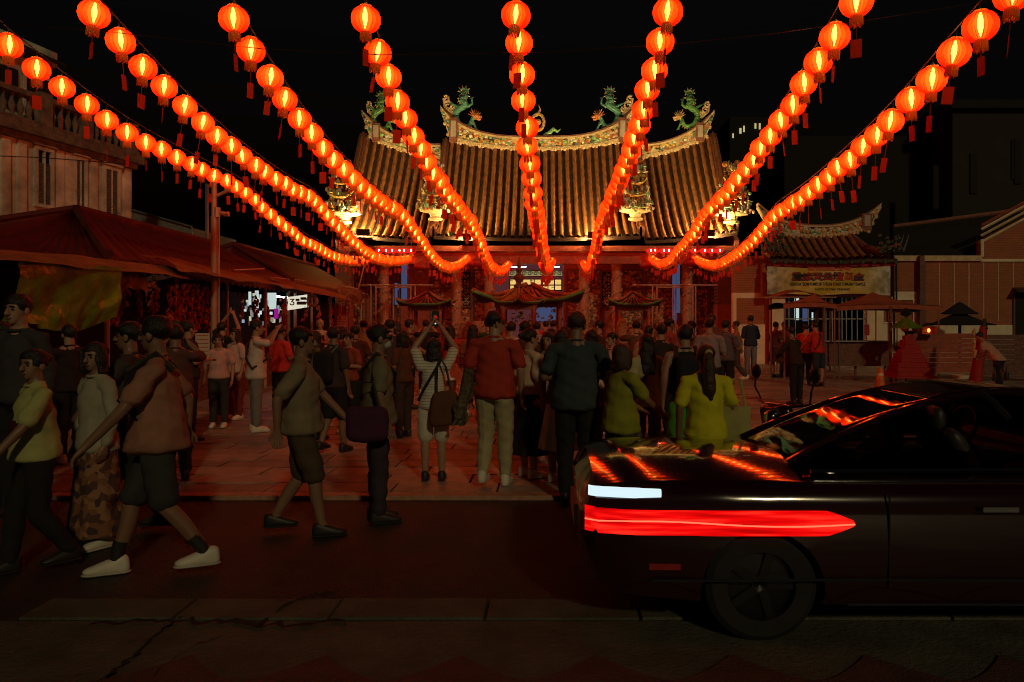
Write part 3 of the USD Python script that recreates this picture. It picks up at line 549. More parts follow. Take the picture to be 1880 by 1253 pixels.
# ---------------------------------------------------------------- gate house and brick walls on the right
GY = 31.0; gcx = gx(1510, GY)
K['dimgreen'] = mat('weathered_green_glaze', (.045, .06, .035), .5, var=.5, scale=16)
gate = thing('gate_house', 'small tiled gate house with swallow tail ridge above the yellow banner', 'gate house', (gcx, 0, 0))
gl = lambda px, y=GY: gx(px, y) - gcx
gr_ = node('gate_roof', gate)
roof_rows(gr_, gl(1432), gl(1592), 32.6, 30.6, lambda x: gz(434, 32.6) + .10 * (x / 1.8) ** 2, lambda x: gz(480, 30.6) + .12 * (x / 2) ** 2, 11, .11, 1.35, 10)
for s in (-1, 1):
    a, b = sorted((gl(1432 if s < 0 else 1592), gl(1410 if s < 0 else 1640)))
    roof_rows(node('hip_end', gate), a, b, 32.0, 30.6, lambda x: gz(458, 32) , lambda x: gz(481, 30.6) + .1, 3, .10, 1.2, 8)
    v = MB(); v.tube([(gl(1432 if s < 0 else 1592), 32.4, gz(436, 32.4)), (gl(1424 if s < 0 else 1598), 31.4, gz(455, 31.4)), (gl(1414 if s < 0 else 1612), 30.7, gz(462, 30.7)), (gl(1405 if s < 0 else 1640), 30.4, gz(448, 30.4))], [.14, .14, .14, .05], 7)
    obj('hip_ridge', v, K['verge'], gate, smooth=40)
    f = MB(); R = random.Random(40 + s); xc = gl(1418 if s < 0 else 1625)
    for i in range(26): f.ball((xc + R.uniform(-.45, .45), 30.5 + R.uniform(-.1, .1), gz(448, 30.5) + R.uniform(-.35, .45)), R.uniform(.05, .11), 6)
    for i in range(3): f.tube([(xc + s * (.1 + .2 * i), 30.5, gz(462, 30.5)), (xc + s * (.2 + .22 * i), 30.5, gz(445, 30.5)), (xc + s * (.35 + .2 * i), 30.5, gz(430, 30.5))], [.07, .05, .01], 5)
    obj('corner_figure', f, K['dimgreen'], gate)
W = gl(1604, 32.6)
grt = lambda x: gz(413, 32.6) + .95 * (np.abs(x - gl(1503, 32.6)) / 2.7) ** 2.4
grb = lambda x: np.where(np.abs(x - gl(1503, 32.6)) < 2.1, gz(438, 32.6) + .05 * x * x, gz(438, 32.6) + .2 + (np.abs(x - gl(1503, 32.6)) - 2.1) / .6 * 1.1)
ridge(node('gate_ridge', gate), gl(1503, 32.6) - 2.7, gl(1503, 32.6) + 2.7, grb, grt, 32.6, .26, (gl(1588, 32.6), gl(1420, 32.6)))
q = MB()
for i in range(12): q.ball((gl(1416) + i * (gl(1636) - gl(1416)) / 11, 30.56, gz(482, 30.6)), (.09, .05, .11), 6)
obj('drip_tiles', q, K['dimgreen'], gate)
obj('fascia', MB().b2((gl(1412), 30.75, gz(490, 30.75)), (gl(1640), 30.85, gz(482, 30.75))), K['redcloth'], gate)
m = MB(); m.b2((gl(1400), 31, gz(545, 31)), (gl(1640), 31.3, gz(484, 31))); obj('lintel_wall', m, K['gate_brick'], gate)
for a, b in ((1416, 1441), (1592, 1606), (1609, 1622)): obj('white_pillar', MB().b2((gl(a), 30.98, 0), (gl(b), 31.28, gz(545, 31))), K['white'], gate)
obj('doorway_back', MB().b2((gl(1441), 33.5, 0), (gl(1592), 33.6, 4)), K['void'], gate)
for px in (1443, 1450, 1462, 1486, 1518, 1530, 1548, 1556, 1566, 1576, 1588): obj('gate_bar', MB().b2((gl(px) - .02, 31.1, 0), (gl(px) + .02, 31.14, gz(546, 31))), K['steel'], gate)
for z in (.9, 1.9): obj('gate_rail', MB().b2((gl(1441), 31.15, z), (gl(1592), 31.19, z + .05)), K['steel'], gate)
for a, b, c_, d in ((1459, 1467, 548, 588), (1474, 1484, 566, 590), (1491, 1493, 562, 588)): obj('lit_doorway', MB().b2((gl(a, 33), 33.0, gz(d, 33)), (gl(b, 33), 33.05, gz(c_, 33))), K['litstall'] if a != 1474 else K['litblue'], gate)
# the banner with its lettering
BY = 30.6
ban = thing('banner', 'yellow renovation fund banner with Chinese and English lettering under the gate roof', 'banner', (gx(1408, BY), BY, 0))
bw = gx(1634, BY) - gx(1408, BY); zt, zb_ = gz(489, BY), gz(541, BY)
xs = np.linspace(0, bw, 60); zz = np.linspace(0, 1, 16)
wav = lambda x, t: .035 * np.sin(x * 5 + 2 * t) * (.3 + np.sin(x * 1.3) ** 2) + .03 * np.sin((x + t * 2) * 3.1)
P = np.array([[[x, -.02 + wav(x, t), zt - .10 * math.sin(math.pi * x / bw) * (1 - t) + (zb_ - zt) * t + .03 * math.sin(x * 2.2) * t] for x in xs] for t in zz])
K['banner'] = usdkit.material(stage, '/World/Looks/banner_cloth', {'t': ('texture_coordinate', {}), 's': ('separate_xyz', {}), 'm': ('math', {'math_type': 'subtract', 'value2': bw / 2}), 'a': ('math', {'math_type': 'absolute'}), 'mr': ('map_range', {'from_min': 1.2, 'from_max': 2.4, 'to_min': 0.0, 'to_max': 1.0, 'clamp': True}),
   'n': ('noise_texture', {'scale': 4.0, 'detail': 5.0}), 'r2': ('rgb_ramp', {'ramp': [(.4, (.62, .60, .42)), (.6, (.25, .26, .20))]}), 'x': ('mix_color', {'blend_type': 'mix', 'a': (.66, .47, .05)}), 'p': ('principled_bsdf', {'roughness': .45})},
   [('t.object', 's.vector'), ('s.x', 'm.value1'), ('m.value', 'a.value1'), ('a.value', 'mr.value'), ('mr.result', 'x.fac'), ('t.object', 'n.vector'), ('n.fac', 'r2.fac'), ('r2.color', 'x.b'), ('x.result', 'p.base_color')], surface='p.BSDF')
obj('cloth', MB().slab(P, (0, .004, 0)), K['banner'], ban, smooth=True)
def cjk(text, height, depth=.004, font='Noto Sans CJK Regular', bold=2):
    from PIL import Image, ImageDraw, ImageFont
    from shapely import affinity, box, union_all
    fnt = ImageFont.truetype(glob.glob(f'/opt/blender-*/*/datafiles/fonts/{font}.woff2')[0], 48)
    x0, y0, x1, y1 = fnt.getbbox(text, anchor='ls', stroke_width=bold)
    im = Image.new('L', (x1 - x0 + 8, y1 - y0 + 8)); ImageDraw.Draw(im).text((4 - x0, 4 - y0), text, 255, fnt, anchor='ls', stroke_width=bold)
    on = np.pad(np.asarray(im) > 127, ((0, 0), (1, 1))).astype(np.int8)
    r_, s_ = np.nonzero(np.diff(on, axis=1) == 1); e_ = np.nonzero(np.diff(on, axis=1) == -1)[1]
    sh = union_all(box(s_, -r_ - 1, e_, -r_)).simplify(.8); k = height / 44.0
    sh = affinity.affine_transform(sh, [k, 0, 0, k, -4 * k, (4 - y0) * k])
    return trimesh.util.concatenate([trimesh.creation.extrude_polygon(g, depth, engine='earcut') for g in getattr(sh, 'geoms', [sh])])
def letters(name, tm, parent, mt, x0, x1, z0, z1, y=-.03):
    """Fits lettering (xy plane) into the box x0..x1, z0..z1 and lets it follow the cloth."""
    v = np.array(tm.vertices); lo, hi = v.min(0), v.max(0)
    X = x0 + (v[:, 0] - lo[0]) / (hi[0] - lo[0]) * (x1 - x0); Z = z0 + (v[:, 1] - lo[1]) / (hi[1] - lo[1]) * (z1 - z0)
    Y = y - (v[:, 2] - lo[2])
    if y < -.001 and parent is ban: Y = Y + wav(X, (Z - zt) / (zb_ - zt))
    return obj(name, (np.stack([X, Y, Z], 1), np.asarray(tm.faces)), mt, parent)
bx_ = lambda px: gx(px, BY) - gx(1408, BY)
letters('small_characters', cjk('檳城福建公司', .3), ban, K['inkpink'], bx_(1482), bx_(1560), gz(498, BY), gz(490.5, BY))
letters('character_shadow', cjk('重修天公壇基金', .5, bold=5), ban, K['ink'], bx_(1452), bx_(1588), gz(516.5, BY), gz(499.6, BY), -.024)
letters('large_characters', cjk('重修天公壇基金', .5, bold=1), ban, K['inkred'], bx_(1452.5), bx_(1587), gz(515.6, BY), gz(500.4, BY), -.032)
letters('english_line', meshkit.text_mesh('RENOVATION FUND OF THEAN KONG THNUAH TEMPLE', .2, .004, True), ban, K['ink'], bx_(1451), bx_(1588), gz(525, BY), gz(519, BY))
letters('lower_line', meshkit.text_mesh('HOCK KEONG PENANG', .2, .004, True), ban, K['ink'], bx_(1496), bx_(1560), gz(533.5, BY), gz(529.5, BY))
# wall stretches beside the gate
def wall_run(label, px0, px1, y, pxpan=None, top=479, band=None, name='brick_wall'):
    o = thing(name, label, 'wall', (gx(px0, y), y, 0)); w = gx(px1, y) - gx(px0, y); X = lambda px: gx(px, y) - gx(px0, y)
    return o, w, X
o, w, X = wall_run('short brick and plaster wall bay between orange pier and gate', 1346, 1416, 31.4); y = 31.4
obj('brickwork', MB().b2((0, 0, gz(538, y)), (w, .3, gz(470, y))), K['gate_brick'], o)
fr = MB(); fr.b2((0, -.01, gz(548, y)), (w, .3, gz(538, y))); fr.b2((0, -.01, 0), (X(1352), .3, gz(548, y))); fr.b2((X(1352), -.01, 0), (X(1405), .3, gz(596, y))); obj('plaster', fr, K['white'], o)
obj('brick_inset', MB().b2((X(1352), .04, gz(596, y)), (X(1405), .3, gz(548, y))), K['gate_brick'], o)
obj('red_pillar', MB().b2((X(1405), -.06, 0), (X(1417), .3, gz(545, y))), K['canopy'], o)
o, w, X = wall_run('brick and plaster wall bay with framed brick inset right of the gate', 1622, 1688, 31.2); y = 31.2
obj('brickwork', MB().b2((0, 0, gz(536, y)), (w, .3, gz(480, y))), K['gate_brick'], o)
fr = MB(); fr.b2((0, -.01, gz(550, y)), (w, .3, gz(536, y))); fr.b2((X(1676), -.01, gz(592, y)), (X(1684), .3, gz(550, y))); fr.b2((0, -.01, 0), (w, .3, gz(592, y))); obj('plaster', fr, K['white'], o)
for zz in (550.5, 592.5): obj('moulding', MB().b2((0, -.05, gz(zz + 1, y)), (w, -.012, gz(zz - 1, y))), K['white'], o)
obj('brick_inset', MB().b2((0, .04, gz(592, y)), (X(1676), .3, gz(550, y))), K['gate_brick'], o)
obj('cornice', MB().b2((-.05, -.1, gz(480, y)), (w + .05, .3, gz(470, y))), K['cream'], o)
pipes('drain_pipe', 'dark drain pipe on the wall beside the gate', 'pipe', [(at(1645, 475, 30.9), at(1646, 560, 30.9)), (at(1640, 470, 30.9), at(1642, 640, 30.9))], .04, K['black'])
obj('pilaster', MB().b2((gx(1687, 31), 30.9, 0), (gx(1697, 31), 31.2, gz(470, 31))), K['darkwood'], None, label='dark pilaster where the two brick walls meet', cat='pilaster')
o, w, X = wall_run('long brick wall with white plaster foot on the right', 1697, 1990, 31.0); y = 31.0
obj('brickwork', MB().b2((0, 0, gz(597, y)), (w, .3, gz(480, y))), K['gate_brick'], o)
obj('plaster_foot', MB().b2((0, -.02, 0), (X(1862), .3, gz(597, y))), K['white'], o)
obj('cornice', MB().b2((-.05, -.12, gz(480, y)), (X(1800), .3, gz(470, y))), K['cream'], o)
obj('lower_string', MB().b2((X(1800), -.06, gz(481, y)), (w, -.01, gz(476, y))), K['white'], o)
for k in range(1, 8): obj('joint', MB().b2((X(1697) + k * .62, -.006, gz(590, y)), (X(1697) + k * .62 + .02, 0, gz(482, y))), K['white'], o)
wd = node('dark_window', o); obj('opening', MB().b2((X(1862), -.05, gz(615, y)), (w, -.02, gz(531, y))), K['void'], wd); obj('frame', MB().b2((X(1859), -.07, gz(617, y)), (X(1862), -.02, gz(529, y))), K['darkwood'], wd)
obj('hood', MB().slab(np.array([[[X(1855), -.5, gz(536, y)], [w, -.5, gz(536, y)]], [[X(1860), 0, gz(528, y)], [w, 0, gz(528, y)]]]), (0, 0, -.05)), K['black'], wd)
gb = MB(); gb.poly([(X(1800), gz(476, y)), (X(1990), gz(476, y)), (X(1990), gz(340, y)), (X(1800), gz(443, y))], 0, .3); obj('brick_gable', gb, K['gate_brick'], o)
for k, (dz, mt, d) in enumerate(((0, 'white', .12), (.28, 'cream', .10), (.55, 'white', .14), (.72, 'redwood', .10))):
    a, b = np.array([X(1799), -.06 - .03 * k, gz(446, y) + dz]), np.array([X(1990), -.06 - .03 * k, gz(343, y) + dz]); m = MB(); m.tube([a, b], .055, 4); obj('barge_trim', m, K[mt], o)
obj('barge_post', MB().b2((X(1799), -.1, gz(472, y)), (X(1804), 0, gz(440, y))), K['white'], o)
# dark roofs and buildings behind the right side
m = MB(); m.slab(np.array([[[gx(1640, 31.5), 31.5, gz(470, 31.5)], [gx(2100, 31.5), 31.5, gz(470, 31.5)]], [[gx(1640, 38), 38, gz(418, 38)], [gx(2100, 38), 38, gz(360, 38)]]]), (0, 0, -.2))
hall = thing('side_hall', 'black roof of the hall rising behind the right brick wall', 'building'); obj('roof_slope', m, K['void'], hall)
obj('ridge_cap', MB().tube([(gx(1640, 38), 38, gz(417, 38)), (gx(2100, 38), 38, gz(357, 38))], .14, 6), K['verge'], hall); obj('back_wall', MB().b2((gx(1640, 38), 38, 0), (gx(2100, 38), 38.3, gz(420, 38))), K['void'], hall)
far = thing('dark_building', 'unlit multi storey building barely visible behind the right walls', 'building'); y = 46.0
obj('wall', MB().b2((gx(1440, y), y, 0), (gx(1700, y), y + 14, gz(250, y))), K['void'], far)
obj('near_wall', MB().b2((gx(1700, y), y - 3, 0), (gx(2200, y), y + 14, gz(228, y))), K['darkbuild'], far)
obj('parapet', MB().b2((gx(1700, y) - .3, y - 3.4, gz(228, y)), (gx(2200, y), y + 14, gz(214, y))), K['void'], far)
for a, b, c_, d in ((1712, 1722, 305, 385), (1780, 1792, 282, 356), (1856, 1860, 258, 330), (1861, 1873, 256, 338)): obj('window_strip', MB().b2((gx(a, 43), 42.9, gz(d, 43)), (gx(b, 43), 42.98, gz(c_, 43))), K['void'], far)
tow = thing('lit_tower', 'distant dark tower with a few lit windows above the gate', 'building'); y = 120.0
obj('tower_wall', MB().b2((gx(1340, y), y, 0), (gx(1420, y), y + 10, gz(215, y))), K['void'], tow)
for a, b, c_, d in ((1344, 1347, 246, 254), (1357, 1361, 236, 246), (1364, 1367, 232, 243), (1385, 1388, 227, 237), (1393, 1396, 227, 238)): obj('lit_window', MB().b2((gx(a, y), y - .2, gz(d, y)), (gx(b, y), y - .05, gz(c_, y))), K['litwin'], tow)
# ---------------------------------------------------------------- old shophouse on the left
ang = math.atan2(4.7, 1.1)                                       # direction of its front, seen from above
sh = thing('shophouse', 'old cream plastered shophouse with shuttered windows and balustrade', 'shophouse', (-15.5, 21.1, 0), ang)
ux = np.array([math.cos(ang), math.sin(ang)])
def along(px):                                                    # distance along the front that a pixel column sees
    k = (px - CX) / F; return (k * 21.1 + 15.5) / (ux[0] - k * ux[1])
def zat(px, py): s = along(px); return gz(py, 21.1 + s * ux[1])
S1 = along(242)
obj('wall', MB().b2((-6, 0, 0), (S1, .35, 7.25)), K['oldwall'], sh); obj('end_wall', MB().b2((S1 - .3, .36, 0), (S1, 9, 7.25)), K['oldwall'], sh)
obj('cornice', MB().b2((-6, -.35, 7.25), (S1 + .2, .35, 7.55)), K['oldstone'], sh); obj('cornice_bed', MB().b2((-6, -.18, 7.08), (S1 + .08, 0, 7.25)), K['oldstone'], sh)
ba = node('balustrade', sh)
obj('rail', MB().b2((-6, -.28, 8.35), (S1 + .1, .05, 8.5)), K['oldstone'], ba); obj('foot', MB().b2((-6, -.26, 7.55), (S1 + .1, .03, 7.68)), K['oldstone'], ba)
x = -.6
while x < S1:
    obj('baluster', MB().lathe([(.07, 7.68), (.05, 7.76), (.09, 7.9), (.10, 8.0), (.045, 8.18), (.06, 8.3), (.07, 8.35)], (x, -.12, 0), 8), K['oldstone'], ba, smooth=50); x += .27
for x in (1.2, 2.7, 4.6): obj('pedestal', MB().b2((x - .2, -.3, 7.55), (x + .2, .05, 8.6)), K['oldstone'], ba)
for px in (8, 38, 108, 125, 170, 232):
    x = along(px); obj('pilaster', MB().b2((x - .14, -.07, 3), (x + .14, -.004, 7.06)), K['oldwall'], sh)
for i, (a, b, c_, d) in enumerate(((66, 90, 278, 376), (137, 152, 296, 390), (191, 213, 313, 400))):
    w = node('shuttered_window', sh); x0, x1 = along(a), along(b); z0, z1 = zat((a + b) / 2, d), zat((a + b) / 2, c_)
    obj('opening', MB().b2((x0, -.012, z0), (x1, -.006, z1)), K['void'], w)
    n = 22
    for k in range(n):
        if i == 0 and k > 16: continue
        z = z0 + (z1 - z0) * (k + .5) / n; obj('louvre', MB().box(((x0 + x1) / 2, -.05, z), (x1 - x0 - .06, .05, (z1 - z0) / n * .7), rx=.5), K['shutter'], w)
    fr = MB()
    for a_, b_ in (((x0 - .10, z0 - .1), (x0, z1 + .12)), ((x1, z0 - .1), (x1 + .10, z1 + .12)), ((x0, z1), (x1, z1 + .12)), ((x0, z0 - .1), (x1, z0)), (((x0 + x1) / 2 - .02, z0), ((x0 + x1) / 2 + .02, z1))): fr.b2((a_[0], -.10, a_[1]), (b_[0], -.002, b_[1]))
    obj('frame', fr, K['oldwall'], w)
    obj('hood_mould', MB().b2((x0 - .16, -.16, z1 + .14), (x1 + .16, 0, z1 + .22)), K['oldwall'], w)
obj('upper_storey', MB().b2((-6, 2.2, 7.3), (S1 - 1.2, 8.8, 10.4)), K['oldwall'], sh)
for x in (-.9, .3, 1.5, 2.7): obj('upper_window', MB().b2((x, 2.13, 8.6), (x + .9, 2.19, 9.9)), K['void'], sh); obj('upper_frame', MB().b2((x - .1, 2.12, 8.5), (x - .004, 2.18, 10.0)), K['oldwall'], sh)
m = MB(); m.poly([(2.0, 10.4), (8.9, 10.4), (8.9, 11.0), (5.4, 12.4), (2.0, 10.9)], S1 - 1.3, .2, 'x'); obj('gable', m, K['oldwall'], sh)
m = MB(); m.slab(np.array([[[-6, 1.8, 10.45], [S1 - .9, 1.8, 10.45]], [[-6, 5.4, 12.2], [S1 - .9, 5.4, 12.2]]]), (0, 0, .12)); obj('roof', m, K['void'], sh)
pipes('overhead_wire', 'thin wire crossing in front of the cream shophouse', 'wire', [[at(-20, 286, 18), at(80, 290, 19), at(240, 302, 21)]], .012, K['cable'], part='wire')
bb = thing('low_building', 'dim low building with a sloping side beyond the stall roofs', 'building'); y = 30.0
m = MB(); m.poly([(gx(235, y), 0), (gx(358, y), 0), (gx(358, y), gz(420, y)), (gx(350, y), gz(418, y)), (gx(235, y), gz(385, y))], y, 4); obj('wall', m, K['shutter'], bb); obj('edge_trim', MB().tube([at(235, 384, y - .05), at(352, 417, y - .05), at(357, 450, y - .05)], .05, 5), K['steel'], bb)
# ---------------------------------------------------------------- stalls on the left
def hip(name, label, xr, y0r, y1r, zr, xe, y0, y1, ze, xb, zeb):
    t = thing(name, label, 'stall roof')
    def facet(A, B, C, D, nm, n=26):
        A, B, C, D = map(np.array, (A, B, C, D)); P = []
        for i in range(n * 4 + 1):
            s_ = i / (n * 4); a = A + (B - A) * s_; b = D + (C - D) * s_; h = .025 * math.cos(i * math.pi / 2) ; row = []
            for q in np.linspace(0, 1, 6): row.append(a + (b - a) * q + np.array([0, 0, h - .10 * q * (1 - q)]))
            P.append(row)
        obj(nm, MB().slab(np.array(P), (0, 0, -.03)), K['redroof'], t, smooth=50)
    facet((xe, y0, ze), (xe, y1, ze), (xr, y1r, zr), (xr, y0r, zr), 'front_slope')
    facet((xb, y0, zeb), (xe, y0, ze), (xr, y0r, zr), (xr, y0r, zr), 'near_slope')
    facet((xb, y1, zeb), (xb, y0, zeb), (xr, y0r, zr), (xr, y1r, zr), 'back_slope')
    for P in ([(xr, y0r, zr), (xr, y1r, zr)], [(xr, y0r, zr), (xe, y0, ze)], [(xr, y0r, zr), (xb, y0, zeb)]): obj('ridge_cap', MB().tube(np.array(P, float) + [0, 0, .04], .09, 6), K['redroof'], t, smooth=40)
    n = int((y1 - y0) / .16); f = MB()
    for i in range(n): f.b2((xe - .0, y0 + i * .16, ze - .16 - .03 * (i % 2)), (xe + .02, y0 + i * .16 + .14, ze - .02))
    obj('eave_fringe', f, K['redroof'], t)
    for yy in np.linspace(y0 + .4, y1 - .3, 5): obj('post', MB().tube([(xe - .25, yy, 0), (xe - .25, yy, ze - .02)], .045, 7), K['pipe'], t, smooth=40)
    return t
hip('stall_roof', 'nearest red hipped stall roof below the cream shophouse', -9.5, 15.0, 21.3, 3.95, -7.0, 11.85, 21.8, 2.72, -12.5, 2.72)
hip('stall_roof', 'farther dark red stall roof running towards the temple', -9.6, 22.8, 31, 4.1, -7.5, 22.0, 31.5, 2.95, -12.5, 2.95)
lowr = thing('stall_awning', 'low red sheet awning of the nearest stall at the left edge', 'awning')
P = np.array([[[-7.4 - 2.2 * b + .0, 7.2 + a * 4.7, 2.62 + .35 * b + .02 * math.cos(a * 120)] for b in np.linspace(0, 1, 5)] for a in np.linspace(0, 1, 81)]); obj('sheet', MB().slab(P, (0, 0, -.03)), K['redroof'], lowr)
def cloth(name, label, p0, p1, drop, out, sag, mt, cat='tarpaulin', seed=1, n=40, amp=.05, dirx=1.0):
    """A tarpaulin hung from the line p0-p1, falling by drop and leaning out by out."""
    p0, p1 = np.array(p0, float), np.array(p1, float); d = p1 - p0; side = np.array([d[1], -d[0], 0]); side /= np.linalg.norm(side); P = []
    for i, s_ in enumerate(np.linspace(0, 1, n)):
        row = []
        for t in np.linspace(0, 1, 14):
            q = p0 + d * s_; w = meshkit.fbm(np.array([s_ * 5 + seed * 9, t * 2.0, seed]), 3) - .5
            row.append(q + side * (out * t + amp * 2 * w * (.3 + t)) * dirx + np.array([0, 0, -drop * t * (1 - sag * math.sin(math.pi * s_)) + amp * w]))
        P.append(row)
    return obj(name, MB().slab(np.array(P), side * .006), mt, None, smooth=60, label=label, cat=cat)
cloth('tarpaulin', 'long tan tarpaulin awning edge over the nearest stall counter', (-6.9, 7.0, 2.52), (-6.55, 13.0, 2.66), .22, .35, .2, K['tarp'], seed=1, amp=.10)
cloth('tarpaulin', 'tan tarpaulin flap sloping out above the hanging garlands', (-6.9, 12.6, 2.85), (-6.75, 18.4, 2.75), .30, .75, .1, K['tarp'], seed=2, amp=.10)
cloth('tarpaulin', 'crumpled green tarpaulin hanging at the nearest stall', (-6.55, 9.2, 2.42), (-6.35, 11.1, 2.45), .72, -.15, -.25, K['greentarp'], seed=3, amp=.16)
cloth('tarpaulin', 'dark reddish tarpaulin strip hanging right of the green one', (-6.6, 11.15, 2.45), (-6.55, 12.2, 2.5), .5, .05, .5, K['tarp'], seed=4, amp=.08)
cloth('stall_awning', 'red sloping awning above the bright stall', (-7.2, 19.0, 2.85), (-7.0, 24.6, 2.75), .32, .9, .05, K['redroof'], 'awning', seed=5, amp=.05)
cloth('tarpaulin', 'brown cloth hung in folds beyond the bright stall', (-7.0, 25.0, 2.95), (-7.0, 28.0, 2.95), .55, .05, .3, K['tarp'], seed=6, amp=.12)
pipes('awning_pole', 'pale thin awning pole above the bright stall', 'pole', [(at(400, 498, 17), at(485, 494, 20)), (at(496, 510, 20), at(560, 516, 24)), (at(545, 537, 23), at(580, 543, 25))], .02, K['pipe'])
pipes('bent_pipe', 'orange lit pipe bending up to the lanterns near the temple corner', 'pipe', [[at(600, 521, 29), at(658, 531, 29), at(672, 475, 29)]], .03, K['pipe'])
bst = thing('goods_stall', 'dark back wall and counter behind the left row of stalls', 'stall')
obj('back_wall', MB().b2((-9.2, 7, 0), (-9.0, 31, 2.6)), K['void'], bst); obj('counter', MB().b2((-8.4, 9, 0), (-7.3, 30, .8)), K['darkwood'], bst)
# the bright stall
ls = thing('bright_stall', 'brightly lit goods stall with white shelves under the red awning', 'stall')
packm = [emit(f'glowing_pack_{i}', c, s_) for i, (c, s_) in enumerate((((.75, .92, .90), .75), ((.95, .90, .55), .55), ((.55, .75, .95), .45), ((.9, .85, .8), .25), ((.7, .25, .2), .18)))]  # goods given their own glow in place of stall light on them
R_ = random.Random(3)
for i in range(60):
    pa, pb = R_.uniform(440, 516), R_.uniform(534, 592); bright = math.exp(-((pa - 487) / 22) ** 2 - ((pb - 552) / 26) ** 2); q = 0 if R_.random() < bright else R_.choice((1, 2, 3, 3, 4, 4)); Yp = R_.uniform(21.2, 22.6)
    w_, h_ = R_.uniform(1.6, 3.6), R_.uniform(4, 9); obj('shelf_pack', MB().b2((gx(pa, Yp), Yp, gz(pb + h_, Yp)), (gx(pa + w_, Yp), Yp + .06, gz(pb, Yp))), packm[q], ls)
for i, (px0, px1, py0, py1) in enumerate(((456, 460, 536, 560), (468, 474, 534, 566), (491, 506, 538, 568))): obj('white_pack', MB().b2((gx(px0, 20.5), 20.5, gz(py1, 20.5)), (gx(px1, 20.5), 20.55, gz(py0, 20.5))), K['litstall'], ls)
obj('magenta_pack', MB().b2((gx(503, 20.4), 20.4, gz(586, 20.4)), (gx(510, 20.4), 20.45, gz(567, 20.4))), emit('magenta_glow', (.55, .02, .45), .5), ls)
obj('tube_lamp', MB().tube([at(503, 544, 21), at(528, 547, 21)], .03, 6), K['lampwhite'], ls)
sg = thing('lit_sign', 'lit hanging sign with a red number 3 beside the bright stall', 'sign', (gx(528, 21), 21, 0)); X = lambda px: gx(px, 21) - gx(528, 21)
m = MB(); m.poly([(X(528), gz(570, 21)), (X(566), gz(564, 21)), (X(565), gz(541, 21)), (X(527), gz(546, 21))], 0, .06); obj('face', m, K['litsign'], sg)
letters('numeral', meshkit.text_mesh('3', .2, .01, True), sg, K['inkred'], X(532), X(541), gz(561, 21), gz(549, 21), -.004)
for a, b, c_, d in ((543, 550, 549, 553), (545, 562, 554, 560), (552, 562, 546, 551)): obj('printed_patch', MB().b2((X(a), -.012, gz(d, 21)), (X(b), -.004, gz(c_, 21))), K['tarp'], sg)
for a in (527, 565): obj('side_frame', MB().tube([(X(a), 0, gz(571, 21)), (X(a), 0, gz(538, 21))], .02, 5), K['steel'], sg)
wr = MB(); wr.tube([(gx(573, 21) + .13 * math.cos(t), 21, gz(553, 21) + .13 * math.sin(t)) for t in np.linspace(0, 6.28, 16)], .05, 6); obj('wreath', wr, K['dgold'], None, label='round gilt wreath hanging beside the lit sign', cat='wreath')
# hanging garlands
ORD = ['nearest', 'second', 'third', 'fourth', 'fifth', 'sixth', 'seventh', 'eighth', 'ninth', 'tenth', 'eleventh', 'twelfth', 'thirteenth', 'fourteenth', 'fifteenth', 'sixteenth', 'seventeenth', 'eighteenth', 'nineteenth', 'twentieth']
def garland(px, py0, py1, Y, label, seed, cols=('inkred', 'canopy', 'orn_orange', 'paper'), w=.07):
    R = random.Random(seed); t = thing('garland', label, 'garland', at(px, py0, Y), group='garlands hung at the left stalls'); H = gz(py0, Y) - gz(py1, Y)
    ms = [MB() for _ in cols]
    for i in range(int(H / .028)):
        q = R.choices(range(len(cols)), [5, 4, 3, 1][:len(cols)])[0]; z = -i * .028; a = R.uniform(0, 6.28); r = R.uniform(.02, .05)
        p = (w * math.cos(a) * R.random(), w * math.sin(a) * R.random(), z)
        if R.random() < .5: ms[q].ball(p, (r, r, r * 1.2), 6)
        else: ms[q].tube([p, (p[0] + R.uniform(-.07, .07), p[1] - .04, z - R.uniform(.05, .12))], [r * .8, .005], 5)
    obj('cord', MB().tube([(0, 0, .12), (0, 0, -H)], .006, 4), K['cable'], t)
    for q, m in zip(cols, ms):
        if m.n: obj({'inkred': 'red_flowers', 'canopy': 'orange_flowers', 'orn_orange': 'bright_flowers', 'paper': 'pale_flowers', 'inkpink': 'pink_flowers', 'orn_gold': 'gilt_flowers', 'redwood': 'dark_flowers', 'redcloth': 'deep_red_flowers', 'darkwood': 'dry_flowers'}[q], m, K[q], t, kind='stuff')
for i in range(14): garland(rng.uniform(200, 300), 516 + rng.uniform(0, 8), 560 + rng.uniform(0, 40), 12.2 + .35 * i * .5, f'dim dark red charm strand, {ORD[i]} in the shadow behind the green tarpaulin', 300 + i, ('redwood', 'redcloth', 'canopy', 'darkwood'))
Gs = [(313, 522, 600, 13.2), (326, 524, 596, 13.6), (334, 524, 592, 13.9), (343, 522, 598, 14.3), (352, 524, 600, 14.6), (360, 522, 605, 15), (369, 524, 598, 15.3), (378, 526, 602, 15.6), (387, 530, 612, 16), (190, 520, 565, 11.4)]
for i, g in enumerate(Gs): garland(*g, f'red and orange garland of hanging charms, {ORD[i]} of the cluster beside the tarpaulin flap' if i < 9 else 'short red garland hanging just right of the green tarpaulin', 50 + i)
for i, g in enumerate([(443, 540, 590, 19), (470, 545, 592, 19.5), (492, 560, 600, 20), (524, 545, 612, 20), (520, 560, 615, 19.8), (585, 560, 590, 22), (608, 545, 600, 24), (625, 545, 590, 26), (560, 570, 590, 21), (640, 540, 582, 28)]):
    garland(*g, f'hanging red charm strand, {ORD[i]} along the stalls by the lit sign', 80 + i, ('inkred', 'inkpink', 'orn_orange', 'orn_gold'))
